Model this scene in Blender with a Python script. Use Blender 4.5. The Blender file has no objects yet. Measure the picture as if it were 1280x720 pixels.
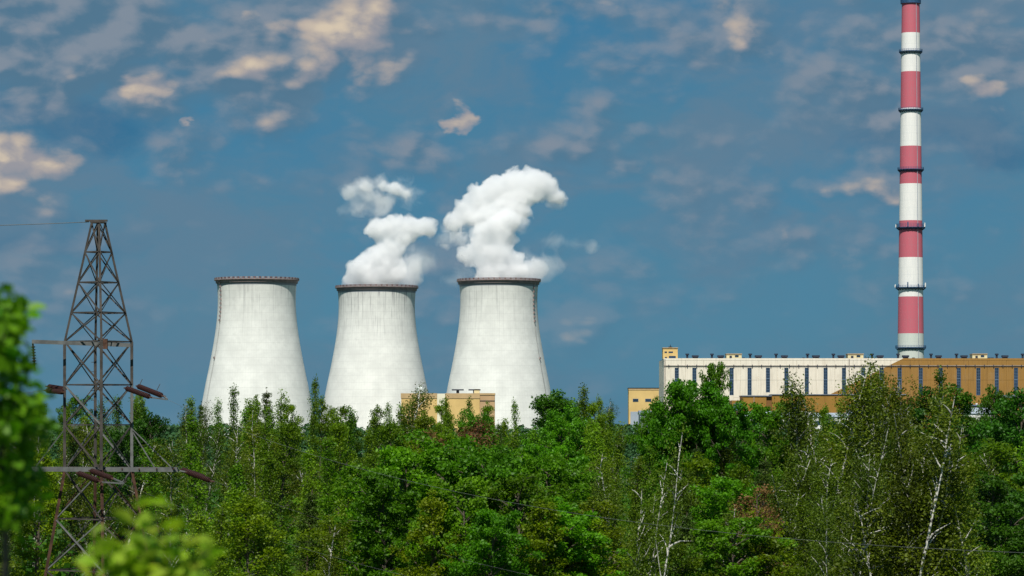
import bpy, bmesh, math, random
import numpy as np
from mathutils import Vector, Matrix

R = math.radians
scene = bpy.context.scene
COL = scene.collection
FPX, CX, HY, ZC = 4000.0, 640.0, 530.0, 20.0      # focal length in photo pixels, horizon row, eye height

# ------------------------------------------------------------------ camera
cd = bpy.data.cameras.new('camera')
cam = bpy.data.objects.new('camera', cd)
COL.objects.link(cam)
scene.camera = cam
cd.sensor_width = 36.0
cd.lens = 36.0 * FPX / 1280.0
cd.shift_y = (HY - 360.0) / 1280.0
cd.clip_start, cd.clip_end = 0.5, 60000.0
cam.location = (0, 0, ZC)
cam.rotation_euler = (R(90), 0, 0)
cd.dof.use_dof = True
cd.dof.focus_distance = 900.0
cd.dof.aperture_fstop = 5.4
cd.dof.aperture_blades = 0

# ------------------------------------------------------------------ sun
SUN_EL, SUN_AZ = 55.0, 8.0            # height; degrees to the left of straight behind the camera
sd = Vector((-math.sin(R(SUN_AZ)) * math.cos(R(SUN_EL)), -math.cos(R(SUN_AZ)) * math.cos(R(SUN_EL)), math.sin(R(SUN_EL))))
sl = bpy.data.lights.new('sun', 'SUN')
sl.energy = 4.1
sl.angle = R(0.5)
sl.color = (1.0, 0.955, 0.88)
sun = bpy.data.objects.new('sun', sl)
COL.objects.link(sun)
sun.rotation_euler = (-sd).to_track_quat('-Z', 'Y').to_euler()

# ------------------------------------------------------------------ view
scene.view_settings.view_transform = 'Standard'
scene.view_settings.look = 'None'
scene.view_settings.gamma = 1.0
scene.view_settings.exposure = 0.4
scene.cycles.volume_bounces = 12
scene.cycles.max_bounces = 14
scene.cycles.diffuse_bounces = 5
scene.cycles.transmission_bounces = 4
scene.cycles.transparent_max_bounces = 12
scene.cycles.volume_step_rate = 0.6
scene.cycles.volume_max_steps = 256

# ------------------------------------------------------------------ node helper
class N:
    def __init__(s, tree):
        s.t = tree
    def add(s, kind, **kw):
        n = s.t.nodes.new(kind)
        for k, v in kw.items():
            setattr(n, k, v)
        return n
    def link(s, a, b):
        s.t.links.new(a, b)
    def put(s, sock, v):
        if hasattr(v, 'is_output') or isinstance(v, bpy.types.NodeSocket):
            s.link(v, sock)
        else:
            sock.default_value = v
    def math(s, op, a, b=0.0, c=0.0, clamp=False):
        n = s.add('ShaderNodeMath', operation=op, use_clamp=clamp)
        s.put(n.inputs[0], a); s.put(n.inputs[1], b)
        s.put(n.inputs[2], c)
        return n.outputs[0]
    def vmath(s, op, a, b=None):
        n = s.add('ShaderNodeVectorMath', operation=op)
        s.put(n.inputs[0], a)
        if b is not None:
            s.put(n.inputs[1], b)
        return n.outputs['Value'] if op in ('LENGTH', 'DISTANCE', 'DOT_PRODUCT') else n.outputs[0]
    def noise(s, vec, scale, detail=4, rough=0.55, dist=0.0):
        n = s.add('ShaderNodeTexNoise')
        s.link(vec, n.inputs['Vector'])
        n.inputs['Scale'].default_value = scale
        n.inputs['Detail'].default_value = detail
        n.inputs['Roughness'].default_value = rough
        n.inputs['Distortion'].default_value = dist
        return n.outputs['Fac']
    def ramp(s, v, lo, hi, a=0.0, b=1.0, smooth=True):
        n = s.add('ShaderNodeMapRange', interpolation_type='SMOOTHSTEP' if smooth else 'LINEAR')
        s.put(n.inputs[0], v)
        n.inputs[1].default_value, n.inputs[2].default_value = lo, hi
        n.inputs[3].default_value, n.inputs[4].default_value = a, b
        return n.outputs[0]
    def mix(s, f, a, b, mode='MIX'):
        n = s.add('ShaderNodeMix', data_type='RGBA', blend_type=mode)
        s.put(n.inputs[0], f)
        for sock, v in ((n.inputs[6], a), (n.inputs[7], b)):
            if isinstance(v, (tuple, list)):
                sock.default_value = (*v[:3], 1)
            else:
                s.link(v, sock)
        return n.outputs[2]

# ------------------------------------------------------------------ world: storm-blue sky with sunlit clouds
world = bpy.data.worlds.new('World')
scene.world = world
world.use_nodes = True
wt = N(world.node_tree)
bg = world.node_tree.nodes['Background']
sky = wt.add('ShaderNodeTexSky', sky_type='NISHITA', sun_disc=False)
sky.sun_elevation = R(SUN_EL)
sky.sun_rotation = math.atan2(sd.x, sd.y)
sky.air_density, sky.dust_density, sky.ozone_density = 1.0, 0.6, 2.5
tc = wt.add('ShaderNodeTexCoord')
dirv = tc.outputs['Generated']
stretch = wt.vmath('MULTIPLY', dirv, (1.0, 1.0, 1.7))
warp_n = wt.add('ShaderNodeTexNoise')
wt.link(stretch, warp_n.inputs['Vector']); warp_n.inputs['Scale'].default_value = 26; warp_n.inputs['Detail'].default_value = 6
warp = wt.vmath('MULTIPLY', wt.vmath('SUBTRACT', warp_n.outputs['Color'], (0.5, 0.5, 0.5)), (0.060, 0.060, 0.040))
dw = wt.vmath('ADD', dirv, warp)
sw = wt.vmath('MULTIPLY', dw, (1.0, 1.0, 1.8))
broad = wt.noise(sw, 7.0, 7, 0.52, 0.4)
mid = wt.noise(sw, 20.0, 8, 0.58, 0.3)
fine = wt.noise(dw, 55.0, 8, 0.6, 0.2)
# (photo x, y, half width, half height, strength) of veils and of sunlit patches
VEILS = [(60, 60, 190, 120, .55), (330, 90, 230, 120, .5), (60, 210, 110, 70, .5), (900, 40, 170, 60, .45),
         (1200, 70, 150, 90, .65), (1080, 230, 120, 45, .4), (500, 180, 90, 35, .35), (740, 190, 110, 60, .25),
         (880, 290, 220, 110, .3), (1035, 350, 90, 40, .3), (640, 10, 320, 40, .45), (1230, 300, 120, 120, .25), (150, 20, 160, 60, .6), (380, 200, 170, 70, .4), (40, 130, 100, 60, .55), (560, 160, 80, 40, .45), (1120, 130, 90, 60, .5), (800, 20, 160, 40, .4), (960, 330, 120, 60, .35)]
LIGHTS = [(400, 55, 110, 50, .95), (318, 92, 45, 40, .75), (470, 80, 40, 35, .6), (212, 112, 34, 44, .9), (268, 128, 28, 18, .6),
          (50, 222, 100, 48, 1.0), (150, 246, 24, 14, .5), (586, 160, 20, 26, 1.25), (910, 34, 60, 40, .8), (1068, 232, 70, 30, .8),
          (1030, 252, 26, 20, .5), (1038, 354, 46, 22, .95), (1212, 136, 44, 28, .85), (1215, 24, 80, 34, .7), (1275, 88, 20, 20, .6),
          (320, 6, 26, 14, .6), (770, 12, 40, 16, .5), (960, 300, 14, 34, .35), (882, 275, 14, 20, .4), (252, 160, 10, 9, 1.0),
          (340, 140, 60, 40, .4), (1110, 375, 20, 10, .45)]
DARKS = [(1190, 172, 190, 30, .5), (110, 160, 110, 30, .55), (460, 20, 30, 14, .35), (1250, 60, 40, 20, .5), (40, 300, 160, 30, .3), (20, 30, 50, 30, .4)]
def blobs(items, src):
    acc = None
    for (x, y, w, h, k) in items:
        c = ((x - CX) / FPX, 1.0, (HY - y) / FPX)
        v = wt.vmath('MULTIPLY', wt.vmath('SUBTRACT', src, c), (FPX / w, 3.0, FPX / h))
        f = wt.ramp(wt.vmath('LENGTH', v), 1.35, 0.15, 0.0, k)
        acc = f if acc is None else wt.math('MAXIMUM', acc, f)
    return acc
veil_b, light_b, dark_b = blobs(VEILS, dw), blobs(LIGHTS, dw), blobs(DARKS, dw)
sepz = wt.add('ShaderNodeSeparateXYZ'); wt.link(dirv, sepz.inputs[0])
up = wt.ramp(sepz.outputs[2], -0.02, 0.16)
clear = wt.mix(up, (0.042, 0.136, 0.212), (0.020, 0.110, 0.206))
clear = wt.mix(wt.ramp(broad, 0.36, 0.62), clear, (0.040, 0.124, 0.196))
skytint = wt.mix(1.0, sky.outputs[0], (0.0030, 0.0045, 0.0052), 'MULTIPLY')
clear = wt.mix(1.0, clear, skytint, 'ADD')
clear = wt.mix(dark_b, clear, (0.006, 0.070, 0.160))
lw = wt.vmath('ADD', stretch, wt.vmath('MULTIPLY', warp, (0.22, 0.22, 0.22)))
lay = wt.noise(lw, 12.0, 10, 0.60, 0.0)
def puffs(vec, scale):
    n = wt.add('ShaderNodeTexVoronoi', feature='F1')
    wt.link(vec, n.inputs['Vector']); n.inputs['Scale'].default_value = scale
    n.inputs['Detail'].default_value = 2.0; n.inputs['Roughness'].default_value = 0.55
    return wt.math('SUBTRACT', 1.0, n.outputs['Distance'])
puff = puffs(lw, 42.0)
off = wt.vmath('ADD', lw, (-0.0055, 0.0, 0.0075))
lay2 = wt.noise(off, 12.0, 10, 0.60, 0.0)
puff2 = puffs(wt.vmath('ADD', lw, (-0.003, 0.0, 0.005)), 42.0)
relief = wt.ramp(wt.math('ADD', wt.math('SUBTRACT', lay, lay2), wt.math('MULTIPLY', wt.math('SUBTRACT', puff, puff2), 0.25)), -0.09, 0.10, 0.0, 1.0)
vf = wt.math('ADD', wt.math('MULTIPLY_ADD', veil_b, 0.26, lay), wt.math('MULTIPLY', wt.math('SUBTRACT', puff, 0.55), 0.22))
veil = wt.ramp(vf, 0.34, 0.62, 0.0, 0.95)
veil = wt.math('MULTIPLY', veil, wt.ramp(sepz.outputs[2], 0.005, 0.085, 0.22, 1.0))
haze_l = wt.math('ADD', wt.math('MULTIPLY', broad, .5), wt.math('MULTIPLY', mid, .5))
clear = wt.mix(wt.math('MULTIPLY', wt.ramp(haze_l, 0.42, 0.60), wt.ramp(sepz.outputs[2], -0.02, 0.10, 0.35, 0.8)), clear, (0.086, 0.148, 0.212))
vcol = wt.mix(relief, (0.060, 0.128, 0.194), (0.155, 0.190, 0.236))
c1 = wt.mix(veil, clear, vcol)
edge = wt.math('ADD', wt.math('MULTIPLY', puff, 0.42), wt.math('MULTIPLY', lay, 0.52))
lf = wt.math('MULTIPLY_ADD', light_b, 0.50, wt.math('MULTIPLY', edge, 1.15))
lit = wt.ramp(lf, 0.58, 0.88, 0.0, 0.95)
c2 = wt.mix(lit, c1, wt.mix(relief, (0.225, 0.222, 0.245), (0.345, 0.298, 0.262)))
core = wt.math('MULTIPLY', wt.ramp(lf, 0.82, 1.02), relief)
c3 = wt.mix(wt.math('MULTIPLY', core, 0.8), c2, (0.500, 0.420, 0.315))
wt.link(c3, bg.inputs['Color'])
bg.inputs['Strength'].default_value = 1.08

# ------------------------------------------------------------------ materials
def new_mat(name):
    m = bpy.data.materials.new(name)
    m.use_nodes = True
    t = N(m.node_tree)
    return m, t, m.node_tree.nodes['Principled BSDF'], m.node_tree.nodes['Material Output']

def plain(name, col, rough=0.7, var=0.25, scale=0.6, metal=0.0, bump=0.0, spec=0.3):
    m, t, p, o = new_mat(name)
    tcn = t.add('ShaderNodeTexCoord')
    n = t.noise(tcn.outputs['Object'], scale, 6, 0.6)
    c = t.mix(t.ramp(n, 0.3, 0.7), tuple(v * (1 - var) for v in col), tuple(min(1, v * (1 + var * .6)) for v in col))
    t.link(c, p.inputs['Base Color'])
    p.inputs['Roughness'].default_value = rough
    p.inputs['Metallic'].default_value = metal
    p.inputs['Specular IOR Level'].default_value = spec
    if bump:
        b = t.add('ShaderNodeBump'); b.inputs['Strength'].default_value = bump
        t.link(n, b.inputs['Height']); t.link(b.outputs[0], p.inputs['Normal'])
    return m

def shell_mat(name, streak, seed):
    """whitewashed concrete: formwork rings, meridian joints, rain streaks below the rim"""
    m, t, p, o = new_mat(name)
    tcn = t.add('ShaderNodeTexCoord')
    sp = t.add('ShaderNodeSeparateXYZ'); t.link(tcn.outputs['Object'], sp.inputs[0])
    x, y, z = sp.outputs
    ang = t.math('ARCTAN2', y, x)
    cb = t.add('ShaderNodeCombineXYZ')
    t.link(t.math('MULTIPLY', ang, 30.0), cb.inputs[0]); cb.inputs[1].default_value = seed
    t.link(t.math('MULTIPLY', z, 0.035), cb.inputs[2])
    st = t.noise(cb.outputs[0], 0.9, 5, 0.65)
    topw = t.ramp(z, 72.0, 114.0, 0.0, 1.0, False)
    k = t.math('MULTIPLY', t.ramp(st, 0.50, 0.68), t.math('MULTIPLY', topw, streak), clamp=True)
    ring = t.math('PINGPONG', z, 2.4)
    ringl = t.ramp(ring, 0.0, 0.35, 0.30, 0.0)
    mer = t.math('PINGPONG', t.math('MULTIPLY', ang, 18.0), 0.5)
    merl = t.ramp(mer, 0.0, 0.07, 0.30, 0.0)
    pat = t.noise(tcn.outputs['Object'], 0.09, 7, 0.65)
    col = t.mix(t.ramp(pat, 0.34, 0.68), (0.62, 0.63, 0.595), (0.735, 0.745, 0.70))
    grime = t.noise(tcn.outputs['Object'], 0.35, 7, 0.7)
    col = t.mix(t.math('MULTIPLY', t.ramp(grime, 0.52, 0.74), 0.36), col, (0.52, 0.54, 0.50))
    col = t.mix(t.math('ADD', ringl, merl, clamp=True), col, (0.48, 0.48, 0.46))
    col = t.mix(k, col, (0.23, 0.23, 0.24))
    rim_shade = t.ramp(z, 109.0, 109.4, 0.0, 0.8)  # shadow of the overhanging rim, painted into the shell colour as a bluish band
    col = t.mix(rim_shade, col, (0.17, 0.185, 0.23))
    t.link(col, p.inputs['Base Color'])
    p.inputs['Roughness'].default_value = 0.85
    p.inputs['Specular IOR Level'].default_value = 0.15
    return m

def paint_mat(name, col, worn):
    m, t, p, o = new_mat(name)
    tcn = t.add('ShaderNodeTexCoord')
    sp = t.add('ShaderNodeSeparateXYZ'); t.link(tcn.outputs['Object'], sp.inputs[0])
    ang = t.math('ARCTAN2', sp.outputs[1], sp.outputs[0])
    cb = t.add('ShaderNodeCombineXYZ')
    t.link(t.math('MULTIPLY', ang, 8.0), cb.inputs[0]); t.link(t.math('MULTIPLY', sp.outputs[2], 0.06), cb.inputs[2])
    st = t.noise(cb.outputs[0], 1.6, 5, 0.65)
    ring = t.ramp(t.math('PINGPONG', sp.outputs[2], 2.5), 0.0, 0.3, 0.35, 0.0)
    c = t.mix(t.math('MULTIPLY', t.ramp(st, 0.42, 0.7), 0.55), col, worn)
    c = t.mix(ring, c, worn)
    t.link(c, p.inputs['Base Color'])
    p.inputs['Roughness'].default_value = 0.7
    return m

def facade_mat(name):
    """cream cladding with the ochre colour field that runs down it on a diagonal (world x, z)"""
    m, t, p, o = new_mat(name)
    g = t.add('ShaderNodeNewGeometry')
    sp = t.add('ShaderNodeSeparateXYZ'); t.link(g.outputs['Position'], sp.inputs[0])
    x, y, z = sp.outputs
    # line through (1125, 450) and (1066, 479) on the facade plane
    x1, z1 = (1125 - CX) / FPX * 1850, ZC + (HY - 450) / FPX * 1850
    x0, z0 = (1066 - CX) / FPX * 1850, ZC + (HY - 479) / FPX * 1850
    s = (z1 - z0) / (x1 - x0)
    d = t.math('SUBTRACT', t.math('MULTIPLY_ADD', x, s, z1 - s * x1), z)
    f = t.ramp(d, -0.05, 0.05)
    cb = t.add('ShaderNodeCombineXYZ')
    t.link(t.math('MULTIPLY', x, 0.9), cb.inputs[0]); t.link(t.math('MULTIPLY', z, 0.08), cb.inputs[2])
    n = t.noise(cb.outputs[0], 0.9, 5, 0.6)
    n2 = t.noise(g.outputs['Position'], 0.12, 4, 0.6)
    white = t.mix(t.ramp(n, 0.4, 0.75), (0.79, 0.73, 0.60), (0.63, 0.58, 0.47))
    och = t.mix(t.ramp(n, 0.4, 0.75), (0.31, 0.165, 0.032), (0.24, 0.125, 0.024))
    c = t.mix(f, white, och)
    c = t.mix(t.math('MULTIPLY', t.ramp(n2, 0.5, 0.8), 0.3), c, (0.35, 0.27, 0.17))
    cb2 = t.add('ShaderNodeCombineXYZ')
    t.link(t.math('MULTIPLY', x, 2.4), cb2.inputs[0]); t.link(t.math('MULTIPLY', z, 0.05), cb2.inputs[2])
    drip = t.noise(cb2.outputs[0], 1.0, 4, 0.6)
    c = t.mix(t.math('MULTIPLY', t.ramp(drip, 0.58, 0.72), 0.45), c, (0.22, 0.17, 0.12))
    t.link(c, p.inputs['Base Color'])
    p.inputs['Roughness'].default_value = 0.75
    return m

def leaf_mat(name, dark, light, trans, tcol, rough=0.5):
    m, t, p, o = new_mat(name)
    g = t.add('ShaderNodeNewGeometry')
    oi = t.add('ShaderNodeObjectInfo')
    tcn = t.add('ShaderNodeTexCoord')
    n = t.noise(tcn.outputs['Object'], 0.35, 4, 0.6)
    f = t.math('ADD', t.math('MULTIPLY', g.outputs['Random Per Island'], 0.55), t.math('MULTIPLY', t.ramp(n, 0.32, 0.68), 0.45))
    c = t.mix(f, dark, light)
    hs = t.add('ShaderNodeHueSaturation')
    t.link(c, hs.inputs['Color'])
    t.link(t.math('MULTIPLY_ADD', oi.outputs['Random'], 0.034, 0.458), hs.inputs['Hue'])
    rnd2 = t.math('FRACT', t.math('MULTIPLY', oi.outputs['Random'], 17.3))
    t.link(t.math('MULTIPLY_ADD', rnd2, 0.62, 0.55), hs.inputs['Value'])
    t.link(hs.outputs[0], p.inputs['Base Color'])
    p.inputs['Roughness'].default_value = rough
    p.inputs['Specular IOR Level'].default_value = 0.25
    tr = t.add('ShaderNodeBsdfTranslucent')
    t.link(t.mix(1.0, hs.outputs[0], tcol, 'MULTIPLY'), tr.inputs['Color'])
    mx = t.add('ShaderNodeMixShader'); mx.inputs[0].default_value = trans
    t.link(p.outputs[0], mx.inputs[1]); t.link(tr.outputs[0], mx.inputs[2])
    t.link(mx.outputs[0], o.inputs['Surface'])
    return m

def bark_mat(name, a, b, scale=3.0):
    m, t, p, o = new_mat(name)
    tcn = t.add('ShaderNodeTexCoord')
    v = t.vmath('MULTIPLY', tcn.outputs['Object'], (1, 1, 2.2))
    n = t.noise(v, scale, 6, 0.7)
    t.link(t.mix(t.ramp(n, 0.52, 0.64), a, b), p.inputs['Base Color'])
    p.inputs['Roughness'].default_value = 0.85
    return m

def steam_mat(name, density, lo, hi, scale, amp, fine=0.3):
    """volume: fog grid (1 inside, fading to 0 at the hull) eaten away by turbulence"""
    m = bpy.data.materials.new(name); m.use_nodes = True
    t = N(m.node_tree); nt = m.node_tree
    nt.nodes.remove(nt.nodes['Principled BSDF'])
    v = t.add('ShaderNodeVolumePrincipled')
    v.inputs['Color'].default_value = (1, 1, 1, 1)
    v.inputs['Density Attribute'].default_value = ''
    at_ = t.add('ShaderNodeAttribute'); at_.attribute_name = 'density'
    tcn = t.add('ShaderNodeTexCoord')
    n = t.noise(tcn.outputs['Object'], scale, 6, 0.62, 0.8)
    f = t.math('ADD', at_.outputs['Fac'], t.math('MULTIPLY', t.math('SUBTRACT', n, 0.5), amp))
    t.link(t.math('MULTIPLY', t.ramp(f, lo, hi, 0.0, density), t.ramp(at_.outputs['Fac'], 0.0, 0.12)), v.inputs['Density'])
    t.link(v.outputs[0], nt.nodes['Material Output'].inputs['Volume'])
    return m

M = {}
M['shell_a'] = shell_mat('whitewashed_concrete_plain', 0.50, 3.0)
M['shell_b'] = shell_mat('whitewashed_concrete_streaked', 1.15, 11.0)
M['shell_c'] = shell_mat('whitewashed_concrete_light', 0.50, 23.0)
M['concrete'] = plain('concrete', (0.36, 0.36, 0.35), 0.9, 0.25, 0.15)
M['rim'] = plain('rim_concrete', (0.27, 0.215, 0.21), 0.9, 0.3, 0.4)
M['rust_rail'] = plain('rail_red_brown', (0.15, 0.085, 0.08), 0.8, 0.4, 0.8)
M['pale_rail'] = plain('rail_pale', (0.27, 0.25, 0.26), 0.8, 0.3, 0.8)
M['red'] = paint_mat('chimney_red_paint', (0.52, 0.11, 0.15), (0.40, 0.15, 0.18))
M['white'] = paint_mat('chimney_white_paint', (0.80, 0.79, 0.75), (0.60, 0.62, 0.62))
M['grey_green'] = paint_mat('chimney_grey_paint', (0.56, 0.60, 0.54), (0.46, 0.52, 0.50))
M['blue_steel'] = plain('blue_painted_steel', (0.035, 0.095, 0.20), 0.6, 0.3, 1.0, 0.2)
M['facade'] = facade_mat('hall_cladding')
M['ochre'] = plain('ochre_cladding', (0.31, 0.165, 0.032), 0.75, 0.12, 0.1)
M['ochre_dk'] = plain('ochre_shade_and_joints', (0.20, 0.10, 0.03), 0.8, 0.12, 0.1)
M['yellow'] = plain('yellow_render', (0.66, 0.46, 0.18), 0.85, 0.12, 0.1)
M['yellow_pale'] = plain('pale_yellow_render', (0.72, 0.62, 0.36), 0.85, 0.1, 0.1)
M['tan'] = plain('tan_attic', (0.50, 0.35, 0.18), 0.85, 0.15, 0.15)
M['cream'] = plain('cream_render', (0.76, 0.72, 0.55), 0.85, 0.1, 0.1)
M['glass'] = plain('window_glass', (0.022, 0.045, 0.085), 0.12, 0.5, 0.08, 0.0, 0, 0.8)
M['frame'] = plain('window_frame', (0.10, 0.16, 0.24), 0.6, 0.2, 1.0)
M['dark'] = plain('dark_metal', (0.030, 0.038, 0.060), 0.6, 0.3, 1.0)
M['gutter'] = plain('gutter_metal', (0.28, 0.25, 0.22), 0.6, 0.3, 0.3)
M['grey_roof'] = plain('grey_roofing', (0.17, 0.20, 0.25), 0.85, 0.2, 0.2)
M['grey_wall'] = plain('grey_cladding', (0.33, 0.38, 0.44), 0.8, 0.15, 0.2)
M['white_wall'] = plain('white_wall', (0.72, 0.72, 0.68), 0.8, 0.12, 0.2)
M['tank'] = plain('pale_tank_metal', (0.52, 0.57, 0.54), 0.5, 0.1, 0.3)
M['steel'] = plain('weathered_galvanised_steel', (0.060, 0.053, 0.046), 0.75, 0.45, 1.2)
M['steel_lt'] = plain('pale_galvanised_steel', (0.125, 0.130, 0.125), 0.65, 0.3, 1.5)
M['steel_rust'] = plain('rusty_steel', (0.085, 0.042, 0.026), 0.85, 0.55, 1.4)
M['insul'] = plain('red_brown_insulator_glaze', (0.034, 0.011, 0.009), 0.6, 0.3, 4.0)
M['wire'] = plain('conductor_aluminium', (0.14, 0.145, 0.14), 0.7, 0.1, 0.5)
M['ground'] = None
M['leaf_slim'] = leaf_mat('leaf_fresh_green', (0.034, 0.138, 0.003), (0.155, 0.370, 0.008), 0.40, (1.15, 1.2, 0.4))
M['leaf_maple'] = leaf_mat('leaf_rich_green', (0.026, 0.150, 0.003), (0.105, 0.400, 0.006), 0.42, (1.1, 1.3, 0.4))
M['leaf_young'] = leaf_mat('leaf_yellow_green', (0.036, 0.125, 0.002), (0.195, 0.370, 0.004), 0.45, (1.15, 1.2, 0.4))
M['leaf_birch'] = leaf_mat('leaf_birch_olive', (0.038, 0.092, 0.003), (0.130, 0.230, 0.012), 0.38, (1.15, 1.15, 0.4))
M['leaf_dark'] = leaf_mat('leaf_dark_green', (0.012, 0.082, 0.003), (0.042, 0.195, 0.006), 0.32, (1.0, 1.25, 0.5))
M['leaf_pine'] = leaf_mat('needle_green', (0.016, 0.062, 0.006), (0.054, 0.140, 0.012), 0.12, (1.0, 1.1, 0.6), 0.6)
M['leaf_dead'] = leaf_mat('leaf_brown', (0.13, 0.090, 0.024), (0.27, 0.185, 0.050), 0.3, (1.1, 1.0, 0.7), 0.7)
M['leaf_far'] = leaf_mat('leaf_far_green', (0.018, 0.066, 0.026), (0.034, 0.110, 0.034), 0.15, (1.0, 1.1, 0.7), 0.7)
M['leaf_near'] = leaf_mat('leaf_near_bright', (0.16, 0.37, 0.012), (0.36, 0.62, 0.05), 0.42, (1.1, 1.2, 0.4))
M['leaf_near_dk'] = leaf_mat('leaf_near_deep', (0.020, 0.150, 0.002), (0.09, 0.36, 0.006), 0.35, (1.0, 1.25, 0.4))
M['bark'] = bark_mat('bark_grey_brown', (0.095, 0.078, 0.055), (0.05, 0.04, 0.03))
M['bark_birch'] = bark_mat('bark_birch_white', (0.52, 0.505, 0.455), (0.09, 0.08, 0.07), 2.2)
M['bark_pine'] = bark_mat('bark_pine', (0.11, 0.075, 0.05), (0.06, 0.045, 0.035))
M['steam_core'] = steam_mat('steam_dense', 0.22, 0.12, 0.50, 0.085, 2.0)
M['steam_soft'] = steam_mat('steam_soft', 0.10, 0.10, 0.75, 0.070, 2.4)
M['steam_veil'] = steam_mat('steam_thin', 0.038, 0.12, 0.95, 0.055, 2.6)
hm = bpy.data.materials.new('steam_faint'); hm.use_nodes = True
hm.node_tree.nodes.remove(hm.node_tree.nodes['Principled BSDF'])
hv = hm.node_tree.nodes.new('ShaderNodeVolumePrincipled'); hv.inputs['Color'].default_value = (1, 1, 1, 1); hv.inputs['Density'].default_value = 0.0006
hm.node_tree.links.new(hv.outputs[0], hm.node_tree.nodes['Material Output'].inputs['Volume'])
M['steam_faint'] = hm
FOG = [(M['steam_core'], 0.7, 5.0), (M['steam_soft'], 0.8, 6.0), (M['steam_veil'], 1.0, 9.0)]

def ground_mat():
    m, t, p, o = new_mat('grass_and_soil')
    g = t.add('ShaderNodeNewGeometry')
    n = t.noise(g.outputs['Position'], 0.06, 8, 0.65)
    n2 = t.noise(g.outputs['Position'], 1.5, 6, 0.7)
    c = t.mix(t.ramp(n, 0.35, 0.65), (0.028, 0.055, 0.012), (0.055, 0.070, 0.022))
    c = t.mix(t.ramp(n2, 0.45, 0.7), c, (0.05, 0.10, 0.02))
    t.link(c, p.inputs['Base Color'])
    p.inputs['Roughness'].default_value = 0.95
    b = t.add('ShaderNodeBump'); b.inputs['Strength'].default_value = 0.6
    t.link(n2, b.inputs['Height']); t.link(b.outputs[0], p.inputs['Normal'])
    return m
M['ground'] = ground_mat()

# ------------------------------------------------------------------ object helpers
def at(px, py, d):
    return Vector(((px - CX) / FPX * d, d, ZC + (HY - py) / FPX * d))

def tag(o, label=None, cat=None, group=None, kind=None):
    if label: o['label'] = label
    if cat: o['category'] = cat
    if group: o['group'] = group
    if kind: o['kind'] = kind
    return o

def empty(name, loc, rz=0.0):
    o = bpy.data.objects.new(name, None)
    o.empty_display_size = 1.0
    COL.objects.link(o)
    o.location = loc
    o.rotation_euler = (0, 0, rz)
    return o

def link_mesh(name, me, parent=None, loc=(0, 0, 0), mat=None):
    o = bpy.data.objects.new(name, me)
    COL.objects.link(o)
    o.location = loc
    if parent is not None: o.parent = parent
    if mat is not None and not me.materials: me.materials.append(mat)
    return o

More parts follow.
